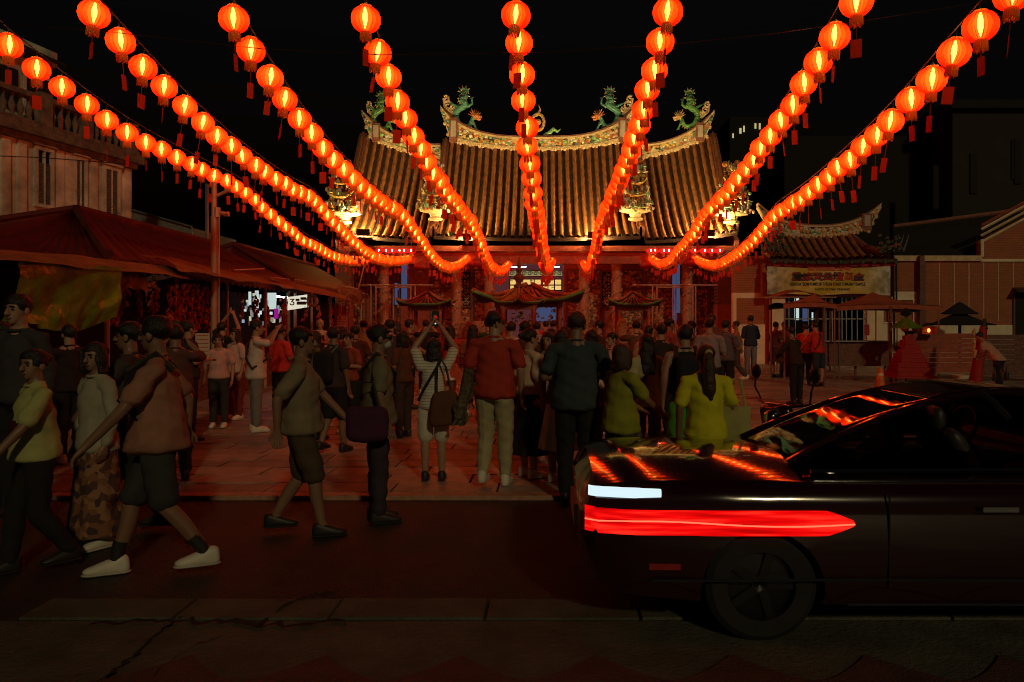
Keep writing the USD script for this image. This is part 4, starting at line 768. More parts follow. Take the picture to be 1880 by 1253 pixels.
for px, py, Y, w, h, lab in ((372, 636, 11.5, 26, 48, 'printed paper notice hung at the stall post beside the raised arm'), (628, 590, 27, 17, 20, 'small gridded paper notice on the stall beside the brick pier')):
    t = thing('notice', lab, 'notice', at(px, py, Y)); k = Y / F; obj('sheet', MB().box((0, 0, 0), (w * k, .01, h * k)), K['paper'], t)
    for j in range(6): obj('print_line', MB().b2((-w * k * .42, -.009, (h * (.4 - j * .15)) * k), (w * k * .42, -.006, (h * (.4 - j * .15) + 1.2) * k)), K['inkred'], t)
# lamp pole with cameras
pl = thing('camera_pole', 'tall orange lit pole carrying two cameras above the stalls', 'pole', (gx(393, 14.2), 14.2, 0))
obj('pole', MB().lathe([(.06, 0), (.06, gz(398, 14.2)), (.045, gz(396, 14.2)), (.045, gz(335, 14.2)), (0, gz(334, 14.2))], n=10), K['pipe'], pl, smooth=40); obj('thin_conduit', MB().tube([(.09, 0, 0), (.09, 0, gz(392, 14.2))], .02, 5), K['pipe'], pl)
obj('camera_arm', MB().tube([(0, 0, gz(362, 14.2)), (.28, 0, gz(350, 14.2))], .03, 6), K['pipe'], pl); obj('camera', MB().lathe([(0, -.1), (.06, -.09), (.06, .1), (0, .11)], (0.06, 0, gz(391, 14.2)), 8), K['pipe'], pl); obj('camera', MB().tube([(.12, 0, gz(391, 14.2)), (.22, 0, gz(394, 14.2)), (.28, 0, gz(393, 14.2))], [.03, .05, .055], 7), K['pipe'], pl)
pipes('grey_pole', 'thin grey pole behind the camera pole', 'pole', [((gx(380, 24), 24, 0), (gx(380, 24), 24, gz(338, 24)))], .06, K['steel'])
# ---------------------------------------------------------------- stalls on the right
def canopy(name, label, px0, px1, pxa, pya, pye, Y, d, mt):
    t = thing(name, label, 'canopy', at((px0 + px1) / 2, pye, Y)); w = (px1 - px0) / 2 * Y / F; ax = (pxa - (px0 + px1) / 2) * Y / F; h = (pye - pya) * Y / F; P = []
    for u in np.linspace(0, 1, 9):
        row = []
        for j in range(33):
            a = j / 32 * 4; e = int(a) % 4; q = a - int(a); c = [(-1, -1), (1, -1), (1, 1), (-1, 1), (-1, -1)]
            cx_, cy_ = c[e][0] * (1 - q) + c[e + 1][0] * q, c[e][1] * (1 - q) + c[e + 1][1] * q
            row.append((ax * (1 - u) + cx_ * w * u, cy_ * d * u, h * (1 - u) ** 1.8 + .06 * math.sin(math.pi * q) * u ** 3))
        P.append(row)
    obj('cloth', MB().slab(np.array(P), (0, 0, -.012)), mt, t, smooth=50)
    q = np.array(P[-1]); obj('valance', MB().slab(np.stack([q, q - [0, 0, .14]]), (0, .004, 0)), mt, t)
    for x, y in ((-w, -d), (w, -d), (w, d), (-w, d)): obj('leg', MB().tube([(x * .93, y * .93, -gz(pye, Y)), (x * .93, y * .93, 0)], .025, 6), K['steel'], t)
    return t
canopy('canopy', 'small peaked red canopy below the left end of the banner', 1424, 1520, 1496, 540, 560, 22, .7, K['canopy'])
canopy('canopy', 'large peaked red canopy below the right end of the banner', 1512, 1700, 1602, 537, 564, 22.5, 1.0, K['canopy'])
t = thing('curved_awning', 'curved brown awning above the gate stall, below the banner', 'awning', at(1405, 548, 27)); w = 105 * 27 / F
P = np.array([[[x, -b * .8, .32 * math.sin(math.pi * min(1, x / w * 1.05)) * (1 - .35 * b)] for x in np.linspace(0, w, 15)] for b in np.linspace(0, 1, 5)]); obj('sheet', MB().slab(P, (0, 0, -.02)), K['canopy'], t, smooth=50); obj('front_rail', MB().tube([(-.3, -.8, 0), (w + .2, -.8, 0)], .025, 6), K['pipe'], t)
for x in (.0, w): obj('leg', MB().tube([(x, -.7, -gz(548, 27)), (x, -.7, 0)], .03, 6), K['darkwood'], t)
ct = thing('stall_counter', 'dark brown stall counter below the red canopies', 'counter'); obj('front_panel', MB().b2((gx(1515, 21.6), 21.6, .45), (gx(1633, 21.6), 21.7, gz(628, 21.6))), K['darkwood'], ct); obj('top', MB().b2((gx(1512, 21.6), 21.5, gz(628, 21.6)), (gx(1636, 21.6), 22.3, gz(626, 21.6))), K['steel'], ct)
for px in (1517, 1575, 1630): obj('leg', MB().b2((gx(px, 21.6) - .03, 21.75, 0), (gx(px, 21.6) + .03, 21.8, gz(628, 21.6) - .02)), K['darkwood'], ct)
for px, lab in ((1513, 'thin grey canopy post left of the counter'), (1635, 'dark canopy post right of the counter')): pipes('canopy_post', lab, 'post', [((gx(px, 21.2), 21.2, 0), (gx(px, 21.2), 21.2, gz(562, 21.2)))], .045, K['darkwood'])
obj('hanging_card', MB().b2((gx(1571, 22), 21.4, gz(616, 21.4)), (gx(1580, 22), 21.41, gz(596, 21.4))), K['redcloth'], None, label='red card hanging below the large red canopy', cat='card')
lid = thing('cone_stand', 'tiered metal stand with cone roof and hanging wok right of the large canopy', 'stand', at(1663, 600, 20.5)); k = 20.5 / F
obj('cone_roof', MB().lathe([(0, .26), (.05, .24), (.12, .18), (.42, -.02), (.44, -.05), (.40, -.04), (0, .16)], n=14), K['greentarp'], lid, smooth=30); obj('upper_tier', MB().lathe([(0, .52), (.05, .5), (.16, .36), (.14, .33), (.05, .28)], n=12), K['black'], lid, smooth=30)
for a in range(3): obj('blade', MB().box((.22 * math.cos(a * 2.1), .22 * math.sin(a * 2.1), .42), (.34, .07, .02), rz=a * 2.1, rx=.3), K['black'], lid)
for a in range(4): obj('chain', MB().tube([(.30 * math.cos(a * 1.57 + .4), .3 * math.sin(a * 1.57 + .4), -.05), (.2 * math.cos(a * 1.57 + .4) - .1, .2 * math.sin(a * 1.57 + .4), -.58)], .008, 4), K['black'], lid)
obj('wok', MB().lathe([(.22, -.55), (.21, -.62), (.14, -.74), (0, -.78)], (-.1, 0, 0), 14), K['black'], lid, smooth=30); obj('stem', MB().tube([(0, 0, -gz(600, 20.5)), (0, 0, .3)], .025, 6), K['black'], lid)
st = thing('red_stack', 'stepped pyramid of red paper stacks on the right stall', 'stack', at(1668, 690, 20.3)); k = 20.3 / F
for i in range(9):
    w = (66 - i * 6.2) * k; z = i * 8.2 * k; obj('paper_bundle', MB().box((rng.uniform(-.02, .02), 0, z + 4 * k), (w, w * .8, 7.9 * k), rz=rng.uniform(-.1, .1)), K['redcloth'], st)
for i in (-1, 1): obj('red_flower', MB().ball((i * 10 * k, -.1, 86 * k), (8 * k, .09, 5 * k), 8), K['redcloth'], st)
obj('flower_bowl', MB().lathe([(.05, 0), (.16, .05), (.2, .1), (.15, .1), (0, .06)], (0, -.1, 76 * k), 12), K['black'], st, smooth=30)
tb = thing('stall_table', 'dark stall table under the red paper stacks', 'table'); obj('top', MB().b2((gx(1632, 20.3), 19.8, gz(693, 20.3)), (gx(1706, 20.3), 20.8, gz(690, 20.3))), K['redcloth'], tb)
for px in (1636, 1702): obj('leg', MB().b2((gx(px, 20.3) - .03, 20.0, 0), (gx(px, 20.3) + .03, 20.06, gz(694, 20.3))), K['darkwood'], tb)
sc = thing('red_screen', 'wide dark red panelled screen in front of the right wall', 'screen'); Y = 21.0
for i in range(8): obj('plank', MB().b2((gx(1668, Y), Y, gz(684 - i * 9, Y)), (gx(1795, Y), Y + .05, gz(675.6 - i * 9, Y))), K['redwood'], sc)
for i in range(8): obj('plank', MB().b2((gx(1815, Y), Y + .3, gz(690 - i * 9.4, Y)), (gx(1960, Y), Y + .35, gz(681 - i * 9.4, Y))), K['darkwood'], sc)
obj('bottom_rail', MB().b2((gx(1668, Y), Y - .03, gz(686, Y)), (gx(1795, Y), Y + .06, gz(684.2, Y))), K['pipe'], sc)
obj('bowl', MB().lathe([(.08, 0), (.2, .02), (.24, .12), (.2, .12), (0, .05)], (gx(1763, 20.4), 20.4, gz(697, 20.4)), 14), K['white'], None, smooth=30, label='white bowl below the dark red screen', cat='bowl')
lb = thing('glowing_box', 'small open lamp box glowing orange on top of the red screen', 'lamp box', at(1705, 607, 20.8)); obj('case', MB().b2((-.16, .05, -.12), (.18, .1, .12)).b2((-.16, -.12, -.12), (.18, .1, -.1)).b2((-.16, -.12, .1), (.18, .1, .12)).b2((.16, -.12, -.1), (.18, .1, .1)), K['canopy'], lb); obj('flame', MB().ball((-.02, -.04, 0), (.05, .03, .06), 8), K['flame'], lb)
post = thing('leaning_post', 'thick dark red leaning post with gilt carving, right of the red screen', 'post'); obj('shaft', MB().tube([at(1790, 705, 19.5), at(1800, 640, 19.5), at(1806, 600, 19.5)], [.16, .13, .09], 10), K['redcloth'], post, smooth=40); obj('cap', MB().tube([at(1806, 604, 19.5), at(1808, 585, 19.5)], [.10, .03], 8), K['black'], post)
m = MB()
for i in range(12): m.ball(at(1788 - i * .1 + (i % 3), 655 - i * 4.5, 19.4), rng.uniform(.03, .07), 6)
obj('gilt_carving', m, K['dgold'], post)
dc = thing('two_tier_canopy', 'dark two tiered shape standing in for a shadow on the right brick wall', 'canopy', at(1762, 595, 29.5))  # solid dark shape added where a shadow falls on the wall
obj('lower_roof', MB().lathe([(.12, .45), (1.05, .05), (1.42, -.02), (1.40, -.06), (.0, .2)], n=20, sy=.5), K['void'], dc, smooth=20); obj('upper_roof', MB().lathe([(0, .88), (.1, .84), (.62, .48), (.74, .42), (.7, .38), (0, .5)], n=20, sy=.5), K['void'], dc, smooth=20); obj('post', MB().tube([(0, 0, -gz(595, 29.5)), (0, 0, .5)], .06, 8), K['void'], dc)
for i, (px, py, h) in enumerate(((1838, 700, 24), (1848, 698, 22), (1826, 700, 18))):
    b = MB().lathe([(0, 0), (.045, 0), (.05, .02), (.05, .17), (.018, .24), (.018, .32), (0, .32)], at(px, py, 17.5), 10); obj('bottle', b, K['black'], None, smooth=40, label=f'dark bottle in front of the crouching cook, {("tallest", "middle one", "leftmost and smallest")[i]}', cat='bottle')
cn = thing('traffic_cone', 'orange cone standing before the stall counter', 'cone', at(1616, 716, CAMZ * F / 116)); obj('cone', MB().lathe([(.20, 0), (.2, .03), (.14, .04), (.05, .55), (.035, .56), (0, .56)], n=14), mat('cone_orange', (.62, .16, .04), .5), cn, smooth=30); obj('collar', MB().lathe([(.085, .36), (.075, .42)], n=14), K['white'], cn)
# ---------------------------------------------------------------- lantern strings
LD = .34
STR = [
 ('leftmost string', [(10,83),(53,118),(99,150),(139,182),(178,208),(214,230),(246,250),(276,268),(305,280),(332,294),(357,307),(379,317),(400,324.5),(420,335),(440,342),(457,358),(473,373),(488,387.5),(503,400),(517,412),(531,422),(543,431),(555,441),(569,448),(581,453),(592,460),(602,466),(612,470),(621,473),(635,476),(650,478),(672,477)], 48, 14.6),
 ('second string from the left', [(172,26),(214.5,70),(255,114),(292,149),(324.5,184),(354.6,212),(382.6,238),(410,257),(434,280),(456,294),(477,309),(497,324),(517,335),(533,345),(549,354),(565,359),(579,368),(591,383),(601,397),(613,410),(624,419),(634,430),(644,438.5),(654,448),(662,456),(671,461),(680,467),(695,474),(715,478),(735,478),(752,474)], 54, 13.6),
 ('third string from the left', [(427,37),(459,87),(489,133),(517,172.5),(541,207.5),(565,236),(587,264.5),(607,287),(625,305),(643,323),(656.5,337.6),(672,351),(685,360),(698,370),(711,377),(722,381),(732,386),(741,396),(750,409),(759,422.5),(767.5,434),(777,446),(783,455),(793,470),(806,482),(814,487),(822.6,490),(833,490),(843,485),(851,479),(859,473)], 54, 13.6),
 ('fourth string from the left', [(669.4,35),(689.4,88.6),(709,135),(725,175.5),(742.5,210),(757,241.5),(769,267),(780.5,290.6),(791.7,309),(801.7,328),(813,343),(822,356.6),(830,368),(842,381),(850,391),(863,405),(869,418),(875.5,432.6),(880,445),(884.5,456),(891,472),(899,484),(905,491),(913.5,496),(921.6,497),(930,491),(938,477)], 54, 13.2),
 ('middle string', [(948,28),(955,84),(957.5,131),(962,177),(964.5,208.5),(966.7,239),(969,267),(972.6,290),(974.3,310),(976,329),(977.5,347),(979.3,364),(981.6,380),(986,398),(989.4,419),(991,433),(993.5,447),(996.6,462),(998.5,478),(1001,489),(1005,492),(1010.6,486),(1015,476)], 54, 13.2),
 ('third string from the right', [(1226.5,22),(1213,79),(1202,126),(1190,169),(1180.6,204.5),(1169.5,237),(1161.5,266),(1153.7,291),(1146,311),(1138,331),(1126,358),(1119,376),(1108,396),(1101,420),(1098,435.5),(1093.5,451),(1090,467),(1087,480),(1082,491),(1076.6,491),(1072,483),(1070,476)], 56, 13.2),
 ('second string from the right', [(1567,5.6),(1535.5,59),(1506,105),(1485,145),(1455,190),(1440,218),(1419,241),(1407,264),(1388,288),(1372,308),(1361,325),(1349,341),(1335,354),(1323,365),(1315,374),(1305,386),(1294,396),(1285,410),(1278,422),(1271.6,433.5),(1264,441),(1256,450),(1249,459),(1242.6,466),(1233.6,475),(1224.7,481.5),(1213.5,485),(1204.6,481),(1197,475)], 60, 13.8),
 ('rightmost string', [(1860,-9),(1810,33.5),(1765,85),(1723,129.6),(1689.5,170),(1658,199),(1627.6,232.5),(1601,257),(1575.6,279),(1553,299),(1533,316),(1514,332),(1495,346),(1479.5,358.6),(1465,367.5),(1451.6,376.5),(1438,384),(1425,392),(1416,404),(1404.6,418),(1393.5,431),(1385.6,440),(1376.7,449),(1366.6,457),(1359,463.6),(1350,469),(1342,474),(1334,479),(1323,484),(1312,486),(1300.7,485),(1289.5,481.5),(1278,476)], 68, 13.8)]
def build_lantern(name, label, loc, rz, variant):
    t = thing(name, label, 'lantern', loc, rz, 'lanterns strung over the court')
    a = np.linspace(-math.pi / 2 * .80, math.pi / 2 * .80, 13); n = 48; gores = 12; P = []
    for q in a:
        row = []
        for j in range(n):
            th = j / n * 2 * math.pi; w = 1 - .035 * (1 - abs(math.sin(th * gores / 2)) ** .6) - .008 * math.cos(q * 46)
            row.append((LD / 2 * math.cos(q) ** .92 * w * math.cos(th), LD / 2 * math.cos(q) ** .92 * w * math.sin(th), LD / 2 * .90 * math.sin(q)))
        P.append(row + row[:1])
    obj('silk_shell', MB().grid(np.array(P).transpose(1, 0, 2)), K['lantern'], t, smooth=True)
    h = LD / 2 * .90 * math.sin(a[-1])
    obj('bulb', MB().lathe([(.003, -.115), (.018, -.06), (.030, -.01), (.030, .03), (.022, .08), (.010, .125)], (rng.uniform(-.02, .02), 0, .01), 8), K['bulb'], t, smooth=True)
    obj('lamp_sleeve', MB().lathe([(.02, -.135), (.045, -.09), (.066, -.02), (.068, .03), (.055, .085), (.03, .13)], (0, 0, .005), 12), K['sleeve'], t, smooth=True)  # added glow shells that give the bulb its bloom
    obj('inner_gauze', MB().lathe([(.03, -.138), (.075, -.10), (.112, -.02), (.114, .03), (.085, .10), (.03, .138)], (0, 0, 0), 14), K['glow'], t, smooth=True)
    obj('top_ring', MB().lathe([(.062, h - .012), (.066, h + .01), (.058, h + .012), (.05, h)], n=14), K['gold'], t)
    f = MB()
    for j in range(20):
        th = j / 20 * 6.283; f.tube([(.055 * math.cos(th), .055 * math.sin(th), -h + .005), (.060 * math.cos(th + .05), .060 * math.sin(th + .05), -h - .085 - .012 * (j % 3))], [.011, .009], 4)
    obj('gold_fringe', f, K['gold'], t)
    obj('wire_hook', MB().tube([(-.05, 0, h), (0, 0, h + .05), (.05, 0, h)], .006, 4).tube([(0, 0, h + .05), (0, 0, h + .10)], .006, 4), K['cable'], t)
    g = MB()
    for j in range(gores):
        th = j / gores * 2 * math.pi; g.tube([((LD / 2 * math.cos(q) ** .92 * .966) * math.cos(th), (LD / 2 * math.cos(q) ** .92 * .966) * math.sin(th), LD / 2 * .90 * math.sin(q)) for q in a[::2]], .0036, 3, caps=False)
    obj('wire_ribs', g, K['lanrib'], t)
    zc = -h - .12; L_ = (.05, .10, .16, .07, .21, .12, .04, .14)[variant]
    obj('tag_cord', MB().tube([(0, 0, -h), (.004, 0, zc - L_)], .004, 4), K['lanrib'], t)
    w, hh = (.075 + .035 * (variant % 4 == 1), .19); al = variant * 1.15 + .2
    c, s = math.cos(al), math.sin(al); z0 = zc - L_
    obj('paper_tag', MB().slab(np.array([[[-w / 2 * c, -w / 2 * s, z0], [w / 2 * c, w / 2 * s, z0]], [[-w / 2 * c, -w / 2 * s, z0 - hh], [w / 2 * c, w / 2 * s, z0 - hh]]]), (-.004 * s, .004 * c, 0)), K['tagred'], t)
    return str(t.GetPath())
NUM = ORD[1:] + ['twenty-first', 'twenty-second', 'twenty-third', 'twenty-fourth', 'twenty-fifth', 'twenty-sixth', 'twenty-seventh', 'twenty-eighth', 'twenty-ninth', 'thirtieth', 'thirty-first', 'thirty-second', 'thirty-third', 'thirty-fourth', 'thirty-fifth', 'thirty-sixth', 'thirty-seventh', 'thirty-eighth', 'thirty-ninth', 'fortieth', 'forty-first', 'forty-second', 'forty-third', 'forty-fourth', 'forty-fifth', 'forty-sixth', 'forty-seventh', 'forty-eighth', 'forty-ninth', 'fiftieth']
protos = []
for si, (sname, pts, D0, D1) in enumerate(STR):
    p = np.array(pts, float); seg = np.concatenate([[0], np.cumsum(np.hypot(*np.diff(p, axis=0).T))])
    fr = (p[:, 0] - p[0, 0]) / (p[-1, 0] - p[0, 0]); Dm = D0 + (D1 - D0) * np.maximum.accumulate(fr); Y = LD * F / Dm
    W = np.array([at(a, b, y) for (a, b), y in zip(p, Y)])
    from scipy.ndimage import gaussian_filter1d
    s3 = np.concatenate([[0], np.cumsum(np.linalg.norm(np.diff(W, axis=0), axis=1))])
    n = max(4, int(round(s3[-1] / .60)))
    ss = np.linspace(0, s3[-1], n + 1)
    Q = np.stack([np.interp(ss, s3, W[:, k]) for k in range(3)], 1)
    Q[1:-1] = (Q[1:-1] * 2 + Q[:-2] + Q[2:]) / 4
    dd = (Q[1] - Q[0]); ext = Q[0] - dd * 3 + np.array([0, 0, .25])
    cab = np.vstack([ext, Q, Q[-1] + (Q[-1] - Q[-2]) * 1.2 + np.array([0, .4, .12])]) + np.array([0, 0, .25])
    o = thing('lantern_cable', f'dark cable carrying the {sname} of lanterns', 'cable'); obj('cable', MB().tube(cab, .010, 5), K['cable'], o)
    for i, q in enumerate(Q):
        lab = f'round red lantern, {"first" if i == 0 else NUM[i - 1]} from the street end of the {sname}'
        rz = rng.uniform(0, 6.28); v = rng.randrange(8)
        loc = q + np.array([rng.uniform(-.02, .02), rng.uniform(-.03, .03), rng.uniform(-.025, .015)])
        if len(protos) < 8: protos.append(build_lantern('red_lantern', lab, loc, rz, len(protos)))
        else: dup(protos[v], 'red_lantern', lab, 'lantern', loc, rz, 'lanterns strung over the court', tilt=rng.uniform(-11, 11))
# flat red lanterns under the eave, hanging round ones beside the columns
def eave_lantern(px, py, Y, lab, r=.20, lit=True):
    t = thing('eave_lantern', lab, 'lantern', at(px, py, Y), group='lanterns under the temple eave'); a = np.linspace(-1.25, 1.25, 9)
    obj('shell', MB().lathe([(r * math.cos(q), r * .62 * math.sin(q)) for q in a], n=18), emit_red if lit else K['redcloth'], t, smooth=True)
    if lit: obj('bulb', MB().ball((0, -r * .98, 0), (.03, .02, .05), 6), K['bulb'], t)
    obj('fringe', MB().lathe([(.07, -.13), (.075, -.24)], n=10), K['gold'], t); obj('hook', MB().tube([(0, 0, .1), (0, 0, .3)], .008, 4), K['cable'], t)
emit_red = emit('eave_lantern_glow', (1.0, .02, .01), .9)
for i, px in enumerate((697, 711, 722, 735, 743, 756)): eave_lantern(px, 461, 33.0, f'small red lantern under the left eave, {ORD[i] if i else "first"} from the left')
for i, px in enumerate((1194, 1202, 1218, 1227, 1243, 1258, 1275, 1292, 1306, 1320)): eave_lantern(px, 461, 33.0, f'small red lantern under the right eave, {ORD[i] if i else "first"} from the left')
for px, py, lab in ((874, 484, 'large unlit red lantern hanging beside the fourth string'), (1187, 487, 'large red lantern hanging at the end of the second string from the right'), (1268, 483, 'large red lantern hanging left of the rightmost string end'), (772, 490, 'large red lantern hanging between the second and third strings')): eave_lantern(px, py, 33.4, lab, .32, False)
o = thing('overhead_wire', 'thin black wire sagging across the sky between the lantern strings', 'wire'); obj('wire', MB().tube([at(a, b, 9.0) for a, b in ((-60, 38), (210, 60), (480, 90), (700, 101), (1000, 97), (1250, 80), (1420, 62), (1560, 42), (1900, -10))], .006, 4), K['cable'], o)
# ---------------------------------------------------------------- people
def sph(c, r, n=10):
    r = np.broadcast_to(np.asarray(r, float), (3,)); return m3.Manifold.sphere(1.0, n).scale(tuple(r)).translate(tuple(map(float, c)))
def limb(*js):
    return [m3.Manifold.batch_hull([sph(*a), sph(*b)]) for a, b in zip(js[:-1], js[1:])]
def union(parts): return m3.Manifold.batch_boolean(parts, m3.OpType.Add)
def finish(man, edge, it=6, wr=0.0, seed=0):
    mm = man.refine_to_length(edge).to_mesh(); t = trimesh.Trimesh(mm.vert_properties[:, :3], mm.tri_verts, process=True)
    trimesh.smoothing.filter_taubin(t, iterations=it)
    if wr:
        v = np.array(t.vertices); n = t.vertex_normals
        w = meshkit.fbm(np.stack([v[:, 0] * 9, v[:, 1] * 9, v[:, 2] * 14], 1) + seed * 7.3, 3) - .5
        w2 = np.sin((v[:, 2] + .5 * v[:, 0]) * 55 + 6 * meshkit.fbm(v * 4 + seed, 2)) * .25
        t.vertices = v + n * ((w * 1.6 + w2 * .75) * wr)[:, None]
    return (np.asarray(t.vertices), np.asarray(t.faces))
SK = [mat(f'skin_{i}', c, .5, var=.12, scale=8) for i, c in enumerate([(.25, .135, .08), (.38, .22, .14), (.22, .12, .07)])]
K['hair'] = mat('black_hair', (.012, .010, .009), .45, var=.5, scale=30, bump=.6, bscale=80)
K['hairbrown'] = mat('brown_hair', (.05, .025, .015), .45, var=.5, scale=30, bump=.6, bscale=80)
K['hairblond'] = mat('dyed_blond_hair', (.42, .26, .12), .5, var=.4, scale=30, bump=.6, bscale=80)
K['eye'] = mat('dark_eye', (.02, .015, .012), .2); K['lip'] = mat('lip', (.30, .10, .08), .5); K['shoewhite'] = mat('white_sneaker', (.72, .68, .56), .5, var=.1); K['shoeblack'] = mat('black_shoe', (.025, .022, .02), .5); K['sole'] = mat('shoe_sole', (.5, .46, .38), .6)
cloths = {}
def fab(col):
    k = tuple(col)
    if k not in cloths: cloths[k] = mat(f'fabric_{len(cloths):02d}', col, .85, var=.14, scale=9, bump=.25, bscale=260, spec=.2)
    return cloths[k]
K['pattern'] = palette('patterned_dress', [(.10, .04, .03), (.22, .09, .04), (.06, .03, .03), (.30, .15, .07)], 22.0, .8, .0)
K['stripe'] = usdkit.material(stage, '/World/Looks/striped_tee', {'t': ('texture_coordinate', {}), 's': ('separate_xyz', {}), 'm': ('math', {'math_type': 'multiply', 'value2': 34.0}), 'f': ('math', {'math_type': 'fraction'}), 'g': ('math', {'math_type': 'greater_than', 'value2': .78}), 'x': ('mix_color', {'blend_type': 'mix', 'a': (.66, .64, .52), 'b': (.36, .33, .26)}), 'p': ('principled_bsdf', {'roughness': .85})},
   [('t.object', 's.vector'), ('s.z', 'm.value1'), ('m.value', 'f.value1'), ('f.value', 'g.value1'), ('g.value', 'x.fac'), ('x.result', 'p.base_color')], surface='p.BSDF')
WHITE, CREAM, BLACK, NAVY, KHAKI, GREY = (.68, .65, .56), (.58, .52, .40), (.022, .02, .02), (.03, .04, .07), (.42, .37, .21), (.22, .21, .20)
def person(label, px, Y, H=1.7, face=180, pose='down', top=('tee', WHITE), bottom=('pants', BLACK), hair='short', sex='m', skin=0, shoes='white', walk=0.0, lean=0.0, turn=0.0, extra=(), fat=1.0, z=None, group=None, hmat=None):
    """face: heading in degrees, 0 = away from the viewer, 180 = towards the viewer, 90 = to the left of the photograph, -90 = to the right."""
    z = (.02 if Y > 7.05 else -.02) if z is None else z
    o = thing('person', label, 'person', (gx(px, Y), Y, z), math.radians(face), group)
    k = H / 1.72; near = Y < 9.5; edge = (.028 if near else .04); sd = abs(hash_(label)) % 97
    w = (1.0 if sex == 'm' else .90) * fat; f = sex == 'f'
    def J(x, y, zz): return np.array([x, y + lean * max(0, zz - .9) * 1.0, zz]) * k
    # --- joints
    hipx, shx = .092 * (1.05 if f else 1.0), .178 * w
    legs = {}
    for s in (-1, 1):
        dy = s * walk * .5
        hp = J(s * hipx, 0, .92); kn = J(s * .098, dy * .55 + (.10 if dy < 0 else .02) * (walk > 0), .50 - (.02 if walk else 0)); an = J(s * .10, dy - (.04 if walk and dy < 0 else 0), .085 + (.05 if walk and dy < 0 else 0))
        legs[s] = (hp, kn, an)
    arms = {}
    for s in (-1, 1):
        sh_ = J(s * shx, 0, 1.375)
        P = {'down': (J(s * .235 * w, -.02, 1.13), J(s * .235 * w, .05, .885)), 'swing': (J(s * .24 * w, -s * .16 , 1.14), J(s * .23 * w, -s * .26 + .10, .92)), 'raise': (J(s * .27, .17, 1.36), J(s * .075, .30, 1.57)), 'high': (J(s * .25, .15, 1.60), J(s * .07, .22, 1.86)),
             'bent': (J(s * .24 * w, .0, 1.13), J(s * .07, .27, 1.16)), 'cross': (J(s * .24 * w, .05, 1.13), J(-s * .06, .22, 1.14)), 'point': (J(.34, .20, 1.36), J(.52, .42, 1.42)) if s > 0 else (J(-.24, -.02, 1.13), J(-.22, .10, .92)),
             'one': (J(.27, .17, 1.36), J(.10, .30, 1.60)) if s > 0 else (J(-.235 * w, -.02, 1.13), J(-.235 * w, .05, .885)), 'work': (J(s * .25, .14, 1.16), J(s * .16, .38, 1.02))}[pose]
        arms[s] = (sh_, *P)
    nk, hd = J(0, .0, 1.465), J(0, .02, 1.592)
    ct, st_ = math.cos(math.radians(turn)), math.sin(math.radians(turn))
    def HD(x, y, zz): return hd + np.array([x * ct - y * st_, x * st_ + y * ct, zz]) * k
    # --- body
    R = lambda *a: np.array(a) * k
    B = []
    torso = [(J(0, 0, .95), R(.142 * w, .098 * fat, .09)), (J(0, 0, 1.10), R((.112 if f else .128) * w, .086 * fat, .09)), (J(0, .012, 1.27), R(.142 * w, .102 * fat, .10)), (J(0, 0, 1.375), R(.120 * w, .072, .05))]
    B += limb(*torso); B += limb((J(0, 0, 1.40), .066 * k), (nk, .056 * k), (HD(0, -.005, -.04), .058 * k))
    for s in (-1, 1):
        hp, kn, an = legs[s]; sh_, el, wr = arms[s]
        B += limb((hp + np.array([0, 0, -.05]) * k, .078 * k * fat), (kn, .056 * k), (kn * .6 + an * .4 + np.array([0, -.012, 0]), .054 * k), (an, .036 * k))
        B.append(m3.Manifold.batch_hull([sph(an + np.array([0, -.04, -.045]) * k, .034 * k), sph(an + np.array([0, .13, -.058]) * k, R(.04, .04, .022)), sph(an, .036 * k)]))
        B += limb((J(s * .04, 0, 1.44), .045 * k), (J(s * .10, 0, 1.395), .048 * k), (sh_, .050 * k), (el, .039 * k), (wr, .026 * k))
        d = wr - el; d /= np.linalg.norm(d); side = np.cross(d, [0, 0, 1.0]) if abs(d[2]) < .8 else np.array([0, 1.0, 0]); side /= np.linalg.norm(side); nrm = np.cross(d, side)
        pc = wr + d * .05 * k
        B.append(m3.Manifold.batch_hull([sph(wr, .024 * k), sph(wr + (d * .085 + side * .028) * k, .013 * k), sph(wr + (d * .085 - side * .028) * k, .013 * k)]))
        for q, (o_, ln) in enumerate(((-.030, .060), (-.010, .072), (.010, .068), (.029, .052))):
            a = wr + (d * .08 + side * o_) * k; m_ = a + (d * ln * .55 + nrm * .008) * k; e = m_ + (d * ln * .40 + nrm * .024) * k
            B += limb((a, .0105 * k), (m_, .0095 * k), (e, .0080 * k))
        a = wr + (d * .025 - side * .022 * s) * k; m_ = a + (d * .035 - side * .030 * s + nrm * .012) * k; B += limb((a, .013 * k), (m_, .011 * k), (m_ + (d * .03 - side * .004 * s) * k, .009 * k))
    B.append(m3.Manifold.batch_hull([sph(HD(0, -.012, .035), R(.074, .090, .082)), sph(HD(0, .035, -.055), R(.048, .045, .045)), sph(HD(0, .052, -.085), R(.026, .022, .02))]))
    B.append(m3.Manifold.batch_hull([sph(HD(0, .088, .012), .009 * k), sph(HD(0, .104, -.022), .013 * k), sph(HD(0, .085, -.026), R(.019, .012, .010))]))
    for s in (-1, 1): B.append(sph(HD(s * .077, -.008, -.005), R(.012, .022, .034)))
    B.append(sph(HD(0, .082, -.055), R(.024, .010, .009)))
    obj('body', finish(union(B), edge, 4), SK[skin], o, smooth=True)
    e = MB(); 
    for s in (-1, 1): e.ball(HD(s * .031, .079, .012), (.014 * k, .009 * k, .007 * k), 7); e.tube([HD(s * .014, .090, .034), HD(s * .048, .079, .034)], .0045 * k, 4)
    obj('eyes', e, K['eye'], o); obj('lips', MB().ball(HD(0, .087, -.054), (.023 * k, .007 * k, .008 * k), 7), K['lip'], o)
    # --- hair
    hm = hmat or K['hair']
